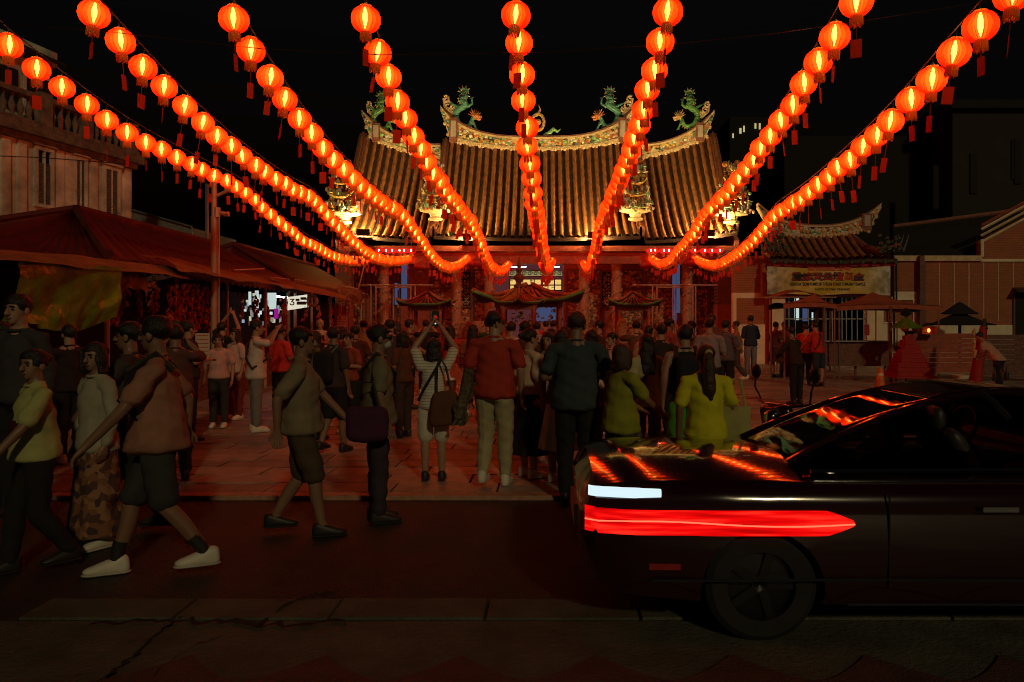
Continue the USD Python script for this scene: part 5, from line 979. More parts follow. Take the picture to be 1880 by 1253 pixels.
    if hair != 'bald':
        cap = sph(HD(0, -.018, .048), R(.088, .102, .090), 16); cut = m3.Manifold.cube((.4 * k, .16 * k, .22 * k), True)
        fr = cut.translate((0, float((.02 + .105) * k), float(-.055 * k))) if hair in ('short', 'bun', 'cap') else cut.translate((0, float(.125 * k), float(-.05 * k)))
        fr = fr.rotate((0, 0, float(turn))).translate(tuple(map(float, hd + np.array([0, 0, .0]))))
        low = m3.Manifold.cube((.4 * k, .4 * k, .2 * k), True).translate(tuple(map(float, hd + np.array([0, .06, -.155]) * k)))
        hs = [(cap - fr) - low] if hair != 'long' else [cap - fr]
        if hair == 'long':
            hs.append(m3.Manifold.batch_hull([sph(HD(0, -.05, .02), R(.092, .062, .08)), sph(HD(0, -.075, -.16), R(.098, .045, .06))])); hs.append(m3.Manifold.batch_hull([sph(HD(0, -.075, -.14), R(.098, .045, .05)), sph(HD(0, -.105, -.36), R(.085, .032, .06))]))
            for s in (-1, 1): hs.append(m3.Manifold.batch_hull([sph(HD(s * .072, .0, .03), R(.02, .06, .05)), sph(HD(s * .085, -.01, -.16), R(.024, .045, .05))]))
        if hair == 'bob': hs.append(m3.Manifold.batch_hull([sph(HD(0, -.04, .02), R(.092, .07, .08)), sph(HD(0, -.055, -.12), R(.10, .06, .035))])); [hs.append(m3.Manifold.batch_hull([sph(HD(s * .074, .01, .03), R(.02, .055, .05)), sph(HD(s * .086, .0, -.11), R(.022, .05, .03))])) for s in (-1, 1)]
        if hair == 'pony':
            hs += limb((HD(0, -.10, .06), .035 * k), (HD(0, -.145, .03), .045 * k), (HD(.0, -.165, -.12), R(.060, .045, .05)), (HD(.01, -.165, -.27), R(.050, .04, .05)), (HD(.02, -.165, -.36), .018 * k))
        if hair == 'bun': hs.append(sph(HD(0, -.115, .05), .042 * k))
        if hair == 'cap': hs.append(m3.Manifold.batch_hull([sph(HD(0, .06, .07), R(.07, .03, .008)), sph(HD(0, .15, .055), R(.055, .02, .006))]))
        obj('hair', finish(union(hs), .016, 2, .013, sd), hm, o, smooth=True)
        if hair == 'pony': obj('hair_tie', MB().ball(HD(0, -.135, .055), (.04 * k, .025 * k, .04 * k), 10), fab((.5, .35, .2)), o, smooth=True)
    # --- top
    kind, col = top[:2]; tm = col if isinstance(col, UsdShade.Material) else fab(col); pad = .020
    A = lambda c, r: (c, np.broadcast_to(np.asarray(r, float), (3,)) + pad * k)
    hem = top[2] if len(top) > 2 else .88
    C = limb(A(J(0, 0, hem + .03), R(.182 * max(w, .96), .146 * fat, .03)), A(torso[1][0], torso[1][1] * np.array([1.22, 1.28, 1])), A(*torso[2]), A(J(0, 0, 1.385), R(.115 * w, .068, .035)))
    if kind != 'tank':
        for s in (-1, 1):
            sh_, el, wr = arms[s]; m_ = sh_ + (el - sh_) * (.72 if kind in ('tee', 'blouse') else 1)
            C += limb(A(J(s * .045, 0, 1.425), .034 * k), A(J(s * .11, 0, 1.385), .042 * k), A(sh_, .044 * k), A(m_, .052 * k if kind != 'long' else .040 * k))
            if kind == 'long': C += limb(A(el, .038 * k), A(wr - (wr - el) * .08, .026 * k))
    C = union(C)
    obj({'tee': 't_shirt', 'blouse': 'blouse', 'tank': 'sleeveless_top', 'long': 'long_sleeved_shirt'}[kind], finish(C, .030 if near else .045, 5, .021 * k, sd), tm, o, smooth=True)
    obj('collar', MB().tube([J(.068 * math.cos(a), .062 * math.sin(a) + .01, 1.452 + .012 * math.cos(a + 1.57)) for a in np.linspace(0, 6.283, 15)], .012 * k, 5), tm, o, smooth=True)
    # --- bottom
    kind, col = bottom[:2]; bm = col if isinstance(col, UsdShade.Material) else fab(col)
    if kind in ('pants', 'shorts'):
        D = limb((J(0, 0, 1.0), R(.146 * w, .112 * fat, .04)), (J(0, 0, .93), R(.158 * w, .122 * fat, .05)), (J(0, 0, .86), R(.155 * w, .118 * fat, .05)))
        for s in (-1, 1):
            hp, kn, an = legs[s]
            if kind == 'pants': D += limb((hp + np.array([0, 0, -.07]) * k, .098 * k * fat ** .5), (kn, .080 * k), (an + np.array([0, -.005, .02]) * k, .062 * k))
            else: D += limb((hp + np.array([0, 0, -.07]) * k, .100 * k * fat ** .5), (kn * .92 + hp * .08, .094 * k))
        obj('trousers' if kind == 'pants' else 'shorts', finish(union(D), .035 if near else .05, 5, .018 * k, sd + 5), bm, o, smooth=True)
    else:
        hz = bottom[2] if len(bottom) > 2 else .45; q = []
        for i, t in enumerate(np.linspace(0, 1, 9)):
            zz = (1.02 + (hz - 1.02) * t) * k; r0 = (.145 + .13 * t ** .8) * k * w; g = np.linspace(0, 2 * np.pi, 49); fl = 1 + .06 * t * np.sin(g * 9 + sd) + .03 * t * np.sin(g * 4)
            q.append(np.stack([r0 * fl * np.cos(g), r0 * fl * np.sin(g) * .84 + lean * 0, np.full(49, zz)], 1))
        obj('skirt', MB().slab(np.array(q)[::-1], (0, 0, .004)), bm, o, smooth=True)
    # --- shoes
    for s in (-1, 1):
        hp, kn, an = legs[s]; hz = an[2] - .085 * k
        m_ = m3.Manifold.batch_hull([sph(an + np.array([0, -.035, .012]) * k, R(.044, .044, .03)), sph((an[0], an[1] + .02 * k, hz + .045 * k), R(.048, .06, .03)), sph((an[0], an[1] + .145 * k, hz + .034 * k), R(.046, .05, .026)), sph((an[0], an[1] - .05 * k, hz + .034 * k), R(.04, .035, .028))])
        obj('shoe', finish(m_, .03, 2), K['shoewhite'] if shoes == 'white' else K['shoeblack'], o, smooth=True)
        so = m3.Manifold.batch_hull([sph((an[0], an[1] + .15 * k, hz + .012 * k), R(.05, .052, .012)), sph((an[0], an[1] - .05 * k, hz + .012 * k), R(.044, .042, .012))]); mm = so.to_mesh(); obj('sole', (mm.vert_properties[:, :3], mm.tri_verts), K['sole'] if shoes == 'white' else K['shoeblack'], o)
        if 'socks' in extra: obj('sock', MB().tube([an + np.array([0, 0, -.02]) * k, an + (kn - an) * .10, an + (kn - an) * .34], [.041 * k, .041 * k, .050 * k], 12), K['shoeblack'], o, smooth=40)
    # --- what they wear
    if 'glasses' in extra:
        g = MB()
        for s in (-1, 1): g.tube([HD(s * .033 + .022 * math.cos(a), .090, .010 + .019 * math.sin(a)) for a in np.linspace(0, 6.283, 12)], .0035 * k, 4); g.tube([HD(s * .054, .088, .014), HD(s * .082, -.01, .012)], .004 * k, 4)
        obj('glasses', g, K['black'], o)
    if 'mask' in extra: obj('face_mask', MB().ball(HD(0, .050, -.050), (.056 * k, .046 * k, .042 * k), 12), fab((.45, .5, .5)), o, smooth=True)
    if 'strap' in extra or 'strapL' in extra:
        s = 1 if 'strap' in extra else -1
        obj('bag_strap', MB().tube([J(s * .10, -.02, 1.47), J(s * .02, -.135 * fat, 1.32), J(-s * .10, -.15 * fat, 1.12), J(-s * .19 * w, -.08, .98)], .018 * k, 5).tube([J(s * .10, -.02, 1.47), J(s * .03, .145 * fat, 1.30), J(-s * .10, .15 * fat, 1.12), J(-s * .19 * w, -.08, .98)], .018 * k, 5), K['shoeblack'], o)
    if 'straps' in extra:
        for s in (-1, 1): obj('backpack_strap', MB().tube([J(s * .11, -.10, 1.36), J(s * .11, .0, 1.47), J(s * .115, .125 * fat, 1.36), J(s * .125, .155 * fat, 1.18), J(s * .16, .06, 1.02)], .026 * k, 6), K['shoeblack'], o)
    if 'pack' in extra: obj('backpack', finish(m3.Manifold.batch_hull([sph(J(sx * .10, -.19 * fat - .03, zz), R(.05, .06, .05)) for sx in (-1, 1) for zz in (1.02, 1.34)]), .04, 3, .006, 3), fab((.025, .022, .03)), o, smooth=True)
    if 'apron' in extra: obj('apron', MB().slab(np.array([[J(x, .155 - abs(x) * .25, zz) for x in (-.13, 0, .13)] for zz in (.55, .8, 1.0, 1.25, 1.33)]), (0, .006, 0)), fab((.05, .04, .05)), o)
    if 'patch' in extra: obj('chest_band', MB().slab(np.array([[J(x, .172 - abs(x + .02) ** 2 * 1.6, zz) for x in np.linspace(-.11, .08, 7)] for zz in (1.06, 1.19)]), (0, .004, 0)), fab((.06, .02, .025)), o)
    return o, k, arms, J
def hash_(s):
    h = 0
    for c in s: h = (h * 31 + ord(c)) & 0xFFFFFF
    return h
def phone(P, label, lit=False):
    o, k, arms, J = P; M_ = UsdGeom.Xformable(o).ComputeLocalToWorldTransform(0)
    c = (arms[-1][2] + arms[1][2]) / 2 + np.array([0, .02, .10]) * k
    w = M_.Transform(Gf.Vec3d(*map(float, c))); rz = math.atan2(M_[0][1], M_[0][0])
    t = thing('phone', label, 'phone', w, rz); obj('case', MB().box((0, .006, 0), (.078, .009, .16)), K['black'], t)
    if lit:
        obj('screen', MB().box((0, -.0005, 0), (.070, .002, .15)), K['black'], t); m = MB()
        for i in range(7): m.tube([(-.024 + .004 * i, -.003, -.03 + .012 * i), (-.008 + .005 * i, -.003, .035 - .006 * i)], .002, 4)
        obj('screen_image', m, K['redstreak'], t); obj('shutter_button', MB().ball((0, -.003, -.052), (.009, .002, .009), 8), K['litstall'], t)
def crowd():
    P = person
    # near left
    P('young man in a dark open shirt facing out at the left edge', 36, 6.0, 1.80, 172, 'down', ('long', (.05, .045, .05)), ('pants', BLACK), 'short', 'm', 1, 'black', z=.06)
    P('person in dark clothes cut by the left edge of the picture', 2, 6.8, 1.66, 120, 'bent', ('tee', BLACK), ('pants', BLACK), 'short', 'm', 0, 'black')
    P('woman in a pale polo shirt with a dark chest band, walking left', 66, 4.9, 1.47, 140, 'swing', ('tee', (.44, .44, .17), .86), ('pants', BLACK), 'bun', 'f', 0, 'black', walk=.3, turn=28, fat=1.15, extra=('patch',))
    P('woman in a patterned long dress under a white open shirt', 178, 5.45, 1.50, 150, 'down', ('long', (.36, .34, .25), .80), ('skirt', K['pattern'], .12), 'bob', 'f', 0, 'white', turn=20)
    P('large man in a peach shirt with backpack straps, striding left', 290, 4.85, 1.69, 112, 'swing', ('tee', (.36, .17, .11), .82), ('shorts', (.05, .05, .05)), 'short', 'm', 0, 'white', walk=.52, turn=-25, fat=1.28, extra=('straps', 'socks'))
    P('person in black trousers walking just behind the man in peach', 240, 5.9, 1.66, 100, 'swing', ('tee', (.06, .05, .05)), ('pants', BLACK), 'short', 'm', 0, 'black', walk=.5)
    phone(P('person in dark clothes raising an arm to photograph beside the notice', 322, 7.6, 1.60, 25, 'raise', ('tee', (.12, .05, .04)), ('pants', BLACK), 'short', 'm', 0, 'black'), 'dark phone held up left of the paper notice')
    P('man in a wide beige shirt walking right in the left middle', 552, 5.75, 1.62, -75, 'swing', ('tee', (.24, .19, .115), .84), ('shorts', (.09, .06, .035)), 'short', 'm', 0, 'black', walk=.35, fat=1.2)
    P('person with a dark backpack and bare legs, seen from behind', 612, 9.3, 1.58, -20, 'down', ('tee', (.06, .04, .04)), ('shorts', BLACK), 'short', 'f', 0, 'black', walk=.2, extra=('pack', 'strap'))
    P('bespectacled man in a face mask and pale shirt, facing right', 694, 6.15, 1.64, -70, 'down', ('tee', (.19, .165, .10), .84), ('pants', (.05, .035, .045)), 'cap', 'm', 0, 'black', extra=('glasses', 'mask', 'strap'))
    bag = thing('purple_bag', 'dark purple bag carried by the masked man', 'bag', (gx(672, 5.86), 5.86, .74)); obj('pouch', finish(m3.Manifold.batch_hull([sph((x, 0, z_), .06) for x in (-.10, .12) for z_ in (0, .17)]), .05, 3, .012, 4), fab((.07, .02, .05)), bag, smooth=True); obj('handle', MB().tube([(-.08, 0, .22), (-.04, -.02, .42), (.06, -.02, .42), (.10, 0, .22)], .012, 6), K['shoeblack'], bag)
    phone(P('man in a loose white tee with a cross strap, photographing to the right', 470, 11.1, 1.68, -62, 'raise', ('tee', (.66, .56, .46), .80), ('pants', GREY), 'short', 'm', 1, 'white', extra=('strapL',)), 'dark phone held by the man in the loose white tee')
    P('smiling woman in a pink shirt facing out beside the notice', 402, 11.6, 1.46, 190, 'down', ('tee', (.60, .36, .32), .90), ('pants', (.05, .04, .04)), 'bun', 'f', 1, 'white', fat=1.15)
    phone(P('person in black raising both arms by the lit goods stall', 408, 13.2, 1.66, -20, 'high', ('tee', BLACK), ('pants', BLACK), 'short', 'm', 1, 'black'), 'phone raised by the person in black near the garlands')
    P('person in a bright red tee behind the white tee photographer', 515, 12.4, 1.60, -30, 'bent', ('tee', (.60, .04, .03)), ('pants', BLACK), 'short', 'm', 0, 'white')
    P('person in a white top between the pink shirt and the photographer', 433, 12.6, 1.55, 150, 'down', ('tee', (.55, .42, .36)), ('pants', (.20, .03, .03)), 'long', 'f', 1, 'white')
    P('stallholder in a pale shirt and dark apron beside the lit sign', 588, 19.0, 1.76, 185, 'bent', ('tee', WHITE), ('pants', BLACK), 'short', 'm', 1, 'black', extra=('apron',), hmat=K['hairblond'])
    P('young man in a dark tee looking down at his hands by the left burner', 752, 14.2, 1.72, -70, 'work', ('tee', (.07, .04, .03)), ('pants', BLACK), 'short', 'm', 1, 'black')
    P('dark haired person behind the masked man, facing right', 728, 17.0, 1.70, -60, 'bent', ('tee', (.10, .05, .05)), ('pants', BLACK), 'bob', 'f', 0, 'black')
    P('girl in a red top and short white skirt pointing right', 826, 14.0, 1.60, -40, 'point', ('tee', (.42, .04, .03), .95), ('skirt', WHITE, .62), 'long', 'f', 1, 'white')
    a = P('woman in a striped pale tee and shorts photographing overhead', 796, 7.6, 1.46, 3, 'high', ('tee', K['stripe'], .86), ('shorts', (.60, .58, .47)), 'bob', 'f', 1, 'black', fat=1.0, extra=('strap',)); phone(a, 'lit phone held overhead showing red lantern shapes', True)
    bag = thing('shoulder_bag', 'brown shoulder bag hanging at the striped tee woman\'s side', 'bag', (gx(818, 7.4), 7.40, .64)); obj('pouch', finish(m3.Manifold.batch_hull([sph((x, 0, z_), (.05, .045, .05)) for x, z_ in ((-.12, .0), (.12, .03), (-.09, .26), (.07, .28))]), .04, 3, .008, 5), fab((.13, .055, .03)), bag, smooth=True); obj('strap', MB().tube([(-.09, .02, .28), (-.09, .03, .55), (-.06, .03, .66), (.0, .03, .55), (.06, .02, .29)], .012, 6), K['shoeblack'], bag)
    P('man in a red long sleeved shirt and khaki trousers, back turned', 908, 7.35, 1.74, -8, 'down', ('tee', (.42, .045, .025), .86), ('pants', KHAKI), 'short', 'm', 1, 'white', turn=-58, fat=1.12, walk=.1, extra=('glasses',))
    jk = thing('jacket', 'dark checked jacket hanging over the red shirted man\'s arm', 'jacket'); c0 = at(866, 700, 7.28); cl = []
    for i, t in enumerate(np.linspace(0, 1, 14)): cl.append([c0 + np.array([(-.02 - .13 * t + .03 * math.sin(9 * t)) + (q - .5) * (.16 - .03 * t) , .03 * math.sin(q * 9 + t * 4), -.02 - .42 * t]) for q in np.linspace(0, 1, 9)])
    K['check'] = mat('checked_cloth', (.06, .05, .04), .85, var=.8, scale=26, col2=(.22, .16, .09)); obj('drape', MB().slab(np.array(cl), (0, .03, 0)), K['check'], jk, smooth=True); obj('sleeve', MB().tube([c0 + np.array([-.02, 0, .12]), c0 + np.array([-.06, 0, -.1]), c0 + np.array([-.14, .01, -.36])], [.05, .06, .045], 9), K['check'], jk, smooth=True)
    P('woman in a cream blouse and long black skirt beside the red shirt', 972, 7.75, 1.56, -55, 'down', ('blouse', (.54, .46, .32), .96), ('skirt', BLACK, .28), 'bun', 'f', 1, 'white', turn=-10)
    P('woman with a dark fringe facing out behind the cream blouse', 1006, 8.7, 1.52, 165, 'down', ('blouse', (.40, .26, .20)), ('pants', BLACK), 'long', 'f', 1, 'white', hmat=K['hair'])
    P('woman in a long white skirt, half hidden behind the tall dark man', 1030, 7.5, 1.55, -20, 'down', ('tee', (.10, .12, .13)), ('skirt', (.60, .58, .50), .38), 'long', 'f', 0, 'white')
    P('tall man in a dark blue shirt seen from behind', 1058, 6.75, 1.76, -5, 'bent', ('tee', (.05, .065, .075), .84), ('pants', BLACK), 'short', 'm', 0, 'black', fat=1.18, hmat=K['hairbrown'])
    P('person in a yellow green tee with long dark hair, turned right', 1140, 6.4, 1.47, -60, 'work', ('tee', (.30, .31, .03), .82), ('pants', (.06, .05, .04)), 'bob', 'f', 0, 'white', fat=1.25, hmat=K['hairbrown'])
    P('woman with long black hair and a black strap over a cream tee', 1188, 8.1, 1.50, 8, 'down', ('tee', (.50, .46, .22), .82), ('pants', (.10, .08, .05)), 'long', 'f', 1, 'white', extra=('strap',))
    P('man in a black sleeveless top with a black pack, back turned', 1258, 7.5, 1.60, 4, 'down', ('tank', BLACK, .96), ('shorts', (.10, .38, .03)), 'short', 'm', 1, 'white', extra=('pack', 'straps'))
    P('woman in a bright yellow tee with a long ponytail, back turned', 1296, 5.95, 1.47, 0, 'down', ('tee', (.66, .62, .02), .84), ('pants', (.08, .06, .06)), 'pony', 'f', 0, 'white', fat=1.18, hmat=K['hairbrown'])
    bag = thing('tote_bag', 'pale yellow tote bag at the side of the yellow tee woman', 'bag', (gx(1352, 5.95), 5.95, .66)); obj('sack', MB().slab(np.array([[[x, -.05 * math.cos(x * 12), z_] for x in np.linspace(-.11, .11, 7)] for z_ in (0, .1, .2, .30)]), (0, .07, 0)), fab((.42, .40, .14)), bag, smooth=40); obj('handle', MB().tube([(-.07, 0, .3), (-.03, 0, .52), (.03, 0, .52), (.07, 0, .3)], .012, 6), fab((.42, .40, .14)), bag)
    # middle crowd
    P('man in a dark brown shirt seen from behind, right of the red shirt', 964, 10.2, 1.66, -5, 'bent', ('tee', (.09, .035, .025)), ('pants', BLACK), 'short', 'm', 0, 'black')
    P('person in a pale pink shirt just right of the red shirted man', 938, 11.6, 1.66, 10, 'bent', ('long', (.62, .36, .28)), ('pants', BLACK), 'short', 'm', 1, 'black')
    P('woman with hair tied back, face in profile to the right', 1012, 10.0, 1.55, -70, 'bent', ('blouse', (.40, .20, .14)), ('pants', BLACK), 'bun', 'f', 1, 'white')
    P('person in a cream top with bobbed hair, half behind the tall man', 1036, 10.8, 1.58, -30, 'bent', ('tee', (.62, .48, .34)), ('pants', BLACK), 'bob', 'f', 1, 'white')
    P('person in a red robe near the altar opening', 1002, 22.0, 1.74, 20, 'bent', ('long', (.55, .03, .03)), ('skirt', (.45, .03, .03), .2), 'short', 'm', 1, 'black')
    P('dark haired visitor standing before the lit altar opening', 1016, 19.0, 1.74, 0, 'bent', ('tee', (.45, .30, .20)), ('pants', BLACK), 'short', 'm', 0, 'black')
    P('man in dark clothes with his face turned left, behind the crowd', 1100, 13.2, 1.70, 70, 'bent', ('tee', (.07, .03, .03)), ('pants', BLACK), 'short', 'm', 1, 'black')
    P('smiling woman in a pale V neck top facing left', 1124, 10.8, 1.50, 115, 'cross', ('blouse', (.60, .42, .32)), ('pants', BLACK), 'bun', 'f', 1, 'white', turn=10)
    P('woman with long dyed blond hair seen from behind', 1142, 15.4, 1.76, 10, 'bent', ('tee', (.20, .10, .06)), ('pants', BLACK), 'long', 'f', 1, 'white', hmat=K['hairblond'])
    P('person with black hair in a white blouse right of the tall man', 1086, 9.4, 1.54, 15, 'bent', ('blouse', (.62, .54, .42)), ('pants', BLACK), 'bob', 'f', 1, 'white')
    P('dark figure standing at the incense pavilion', 1050, 20.0, 1.76, 30, 'bent', ('tee', (.05, .03, .03)), ('pants', BLACK), 'short', 'm', 0, 'black')
    P('young man in a lavender shirt in profile by the right bay', 1228, 13.6, 1.74, -65, 'bent', ('tee', (.34, .22, .26)), ('pants', (.10, .07, .07)), 'short', 'm', 1, 'white')
    P('man in a grey tee seen from behind by the brick pier', 1302, 12.4, 1.72, -10, 'bent', ('tee', (.26, .22, .24)), ('pants', BLACK), 'short', 'm', 1, 'black')
    P('man in a headband behind the grey tee man', 1306, 16.5, 1.86, 160, 'bent', ('tee', (.14, .05, .04)), ('pants', BLACK), 'short', 'm', 0, 'black')
    P('person facing left near the pipe gate frame', 1270, 15.5, 1.70, 80, 'raise', ('tee', (.12, .05, .05)), ('pants', BLACK), 'short', 'm', 1, 'black')
    P('person with cropped hair and a pale top left of the sleeveless man', 1190, 12.0, 1.60, -20, 'bent', ('tee', (.40, .22, .16)), ('pants', BLACK), 'short', 'm', 0, 'white')
    P('man in a navy jacket and grey trousers in front of the wall', 1378, 22.5, 1.92, 15, 'bent', ('long', NAVY), ('pants', (.20, .20, .22)), 'short', 'm', 0, 'white')
    P('blurred passer in orange brown walking before the pier', 1352, 21.5, 1.74, 80, 'swing', ('tee', (.36, .14, .08)), ('pants', (.07, .06, .06)), 'short', 'm', 0, 'white', walk=.4)
    P('person in dark print shirt and skirt at the gate, facing right', 1424, 23.0, 1.72, -60, 'bent', ('tee', (.10, .04, .04)), ('skirt', (.07, .03, .03), .5), 'short', 'f', 1, 'black')
    P('person in a grey top beside the dark print shirt', 1440, 23.6, 1.74, 140, 'bent', ('tee', (.30, .26, .26)), ('pants', (.06, .04, .04)), 'short', 'm', 1, 'black')
    P('man in a red tee and dark shorts bending at the right stall', 1503, 19.6, 1.72, 25, 'work', ('tee', (.50, .035, .025)), ('shorts', (.03, .04, .06)), 'short', 'm', 1, 'black', lean=.18, extra=('strap',))
    P('man in an orange red tee crouched beside the red tee man', 1478, 20.2, 1.66, -25, 'work', ('tee', (.52, .10, .04)), ('pants', BLACK), 'short', 'm', 1, 'black', lean=.35)
    P('dark rider shape in a helmet before the right stalls', 1462, 15.0, 1.58, 30, 'work', ('long', (.04, .025, .02)), ('pants', BLACK), 'cap', 'm', 0, 'black', lean=.2)
    P('cook in a pale shirt crouching over a fire at the right', 1834, 18.2, 1.44, 40, 'work', ('tee', (.50, .28, .20)), ('pants', BLACK), 'short', 'm', 1, 'black', lean=.75, fat=1.35)
    P('dark figure between the beige shirt and the masked man', 652, 12.5, 1.60, 20, 'bent', ('tee', (.09, .03, .02)), ('pants', BLACK), 'short', 'm', 0, 'black')
    P('dim figure behind the striped tee woman', 740, 10.6, 1.52, 60, 'bent', ('tee', (.12, .05, .03)), ('pants', (.06, .04, .03)), 'bob', 'f', 0, 'black')
    Q = [('broad man in a charcoal tee standing left of the striped tee woman', 716, 11.8, 1.70, 5, 'bent', ('tee', (.07, .05, .05)), ('pants', BLACK), 'short', 'm'),
     ('woman in a maroon tee with bobbed hair near the stall posts', 628, 14.5, 1.58, -25, 'raise', ('tee', (.20, .03, .03)), ('pants', BLACK), 'bob', 'f'),
     ('man in an ochre tee seen from behind near the brick pier notice', 668, 16.2, 1.72, 10, 'one', ('tee', (.26, .15, .05)), ('pants', (.06, .05, .05)), 'short', 'm'),
     ('person in a black top under the left burner roof', 782, 17.4, 1.74, 0, 'raise', ('tee', BLACK), ('pants', BLACK), 'short', 'm'),
     ('woman in a rust top with long hair left of the red shirted man', 868, 13.0, 1.62, -15, 'bent', ('blouse', (.30, .08, .04)), ('skirt', BLACK, .4), 'long', 'f'),
     ('man in a dark green tee deep in the crowd left of the spire', 896, 15.8, 1.74, 15, 'raise', ('tee', (.04, .08, .04)), ('pants', BLACK), 'short', 'm'),
     ('person in a pale grey tee in front of the wide pavilion', 985, 14.4, 1.68, -5, 'one', ('tee', (.34, .28, .26)), ('pants', BLACK), 'short', 'm'),
     ('woman in a wine red dress right of the wide pavilion', 1068, 15.4, 1.66, 20, 'bent', ('tee', (.22, .03, .05)), ('skirt', (.22, .03, .05), .5), 'bun', 'f'),
     ('man in a brown shirt raising a phone before the right burner', 1168, 14.2, 1.70, 5, 'raise', ('tee', (.12, .06, .04)), ('pants', BLACK), 'short', 'm'),
     ('person in a black shirt with cropped hair between cream tee and sleeveless man', 1214, 10.6, 1.62, 25, 'bent', ('tee', (.03, .025, .025)), ('pants', BLACK), 'short', 'm'),
     ('woman in an olive tee behind the beige shirted walker', 578, 10.4, 1.52, -50, 'bent', ('tee', (.14, .13, .05)), ('pants', BLACK), 'long', 'f'),
     ('dark clothed man under the awning left of the notice', 345, 10.2, 1.66, -40, 'bent', ('tee', (.05, .03, .03)), ('pants', BLACK), 'short', 'm'),
     ('man in black bending over goods under the green tarpaulin', 128, 8.6, 1.60, 60, 'work', ('tee', (.03, .02, .02)), ('pants', BLACK), 'short', 'm'),
     ('woman in a plum top walking by the stall posts', 430, 15.6, 1.58, -70, 'swing', ('tee', (.16, .04, .08)), ('pants', BLACK), 'bob', 'f'),
     ('person in a brick red tee beyond the dark backpack', 640, 11.0, 1.50, 160, 'bent', ('tee', (.28, .06, .03)), ('pants', BLACK), 'bun', 'f'),
     ('man in a slate tee in the gap right of the grey tee man', 1332, 15.0, 1.72, -30, 'bent', ('tee', (.10, .10, .12)), ('pants', BLACK), 'short', 'm')]
    for q in Q: P(*q[:10], skin=rng.randrange(2), shoes=rng.choice(('white', 'black')))
crowd()
# ---------------------------------------------------------------- vehicles
K['paint'] = mat('dark_maroon_paint', (.024, .003, .004), .12, var=.1, scale=3, coat=1.0, spec=.6)
K['glassdark'] = mat('tinted_glass', (.006, .005, .006), .06, var=.1, spec=.9, coat=1.0)
K['carglass'] = usdkit.material(stage, '/World/Looks/car_window_glass', {'f': ('fresnel', {'IOR': 1.55}), 't': ('transparent_bsdf', {'color': (.42, .38, .38)}), 'g': ('glossy_bsdf', {'color': (.95, .95, .95), 'roughness': .03}), 'm': ('mix_closure', {})}, [('f.fac', 'm.fac'), ('t.BSDF', 'm.closure1'), ('g.BSDF', 'm.closure2')], surface='m.closure')
K['tyre'] = mat('tyre_rubber', (.015, .015, .015), .8); K['rim'] = mat('alloy_rim', (.06, .06, .065), .35, metal=.9, var=.1); K['trim'] = mat('chrome_trim', (.6, .6, .62), .12, metal=1.0, var=.05)
CXL, CYN, CW = .19, 3.75, 1.66                 # rear end, near flank, width
car = thing('car', 'low dark maroon car before the crowd with a red light streak built as a lamp', 'car', (CXL, CYN, -.02))
def section(x, zs, zlo, zsh, wy, n=9):
    """Half section of the body at x, from sill to the middle of the deck: returns (n, 2) of (y from near flank, z)."""
def interp(x, xs, ys): return np.interp(x, xs, ys)
XS = [0, .05, .25, .7, 1.3, 1.9, 2.6, 3.4, 4.0, 4.3, 4.42]
sh_z = lambda x: interp(x, XS, [.66, .78, .82, .83, .82, .82, .82, .80, .74, .66, .56])       # shoulder
lo_z = lambda x: interp(x, XS, [.40, .30, .22, .19, .18, .18, .18, .19, .22, .30, .40])
ins = lambda x: interp(x, XS, [.16, .07, .02, .0, .0, .0, .0, .0, .03, .12, .22])              # how far the flank draws in towards the ends
P = []
for x in np.linspace(0, 4.42, 61):
    a, b, c = lo_z(x), sh_z(x), ins(x); row = []
    prof = [(.10, a), (.03, a + .02), (.0, a + .12), (-.012, a + (b - a) * .5), (.0, b - .12), (.03, b - .03), (.09, b), (.30, b + .035), (.55, b + .055), (CW / 2, b + .06)]
    half = [(c + y, z) for y, z in prof]; full = half + [(CW - y, z) for y, z in half[-2::-1]]
    full = full + [(CW / 2, a - .0)]
    P.append([(x, y, z) for y, z in full + full[:1]])
m = MB(); P = np.array(P); m.grid(P[:, ::-1])
for e, fl in ((0, 1), (-1, -1)):
    ring = P[e][:-1]; ce = ring.mean(0); k0 = len(ring); m.add(np.vstack([ce, ring]), [[0, 1 + (i + 1) % k0, 1 + i][::-fl] for i in range(k0)])
t = trimesh.Trimesh(*MB.mesh(m), process=True); trimesh.repair.fix_normals(t)
try:
    body = m3.Manifold(m3.Mesh(np.asarray(t.vertices, np.float32), np.asarray(t.faces, np.uint32)))
    for wx in (.92, 3.55):
        for yy in (-.1, CW - .28): body = body - m3.Manifold.cylinder(.40, .315, .315, 40).rotate((-90, 0, 0)).translate((wx, yy, .27))
    mm = body.to_mesh(); bodym = (mm.vert_properties[:, :3], mm.tri_verts) if body.num_tri() > 0 else (t.vertices, t.faces)
except Exception: bodym = (t.vertices, t.faces)
obj('body', bodym, K['paint'], car, smooth=35)
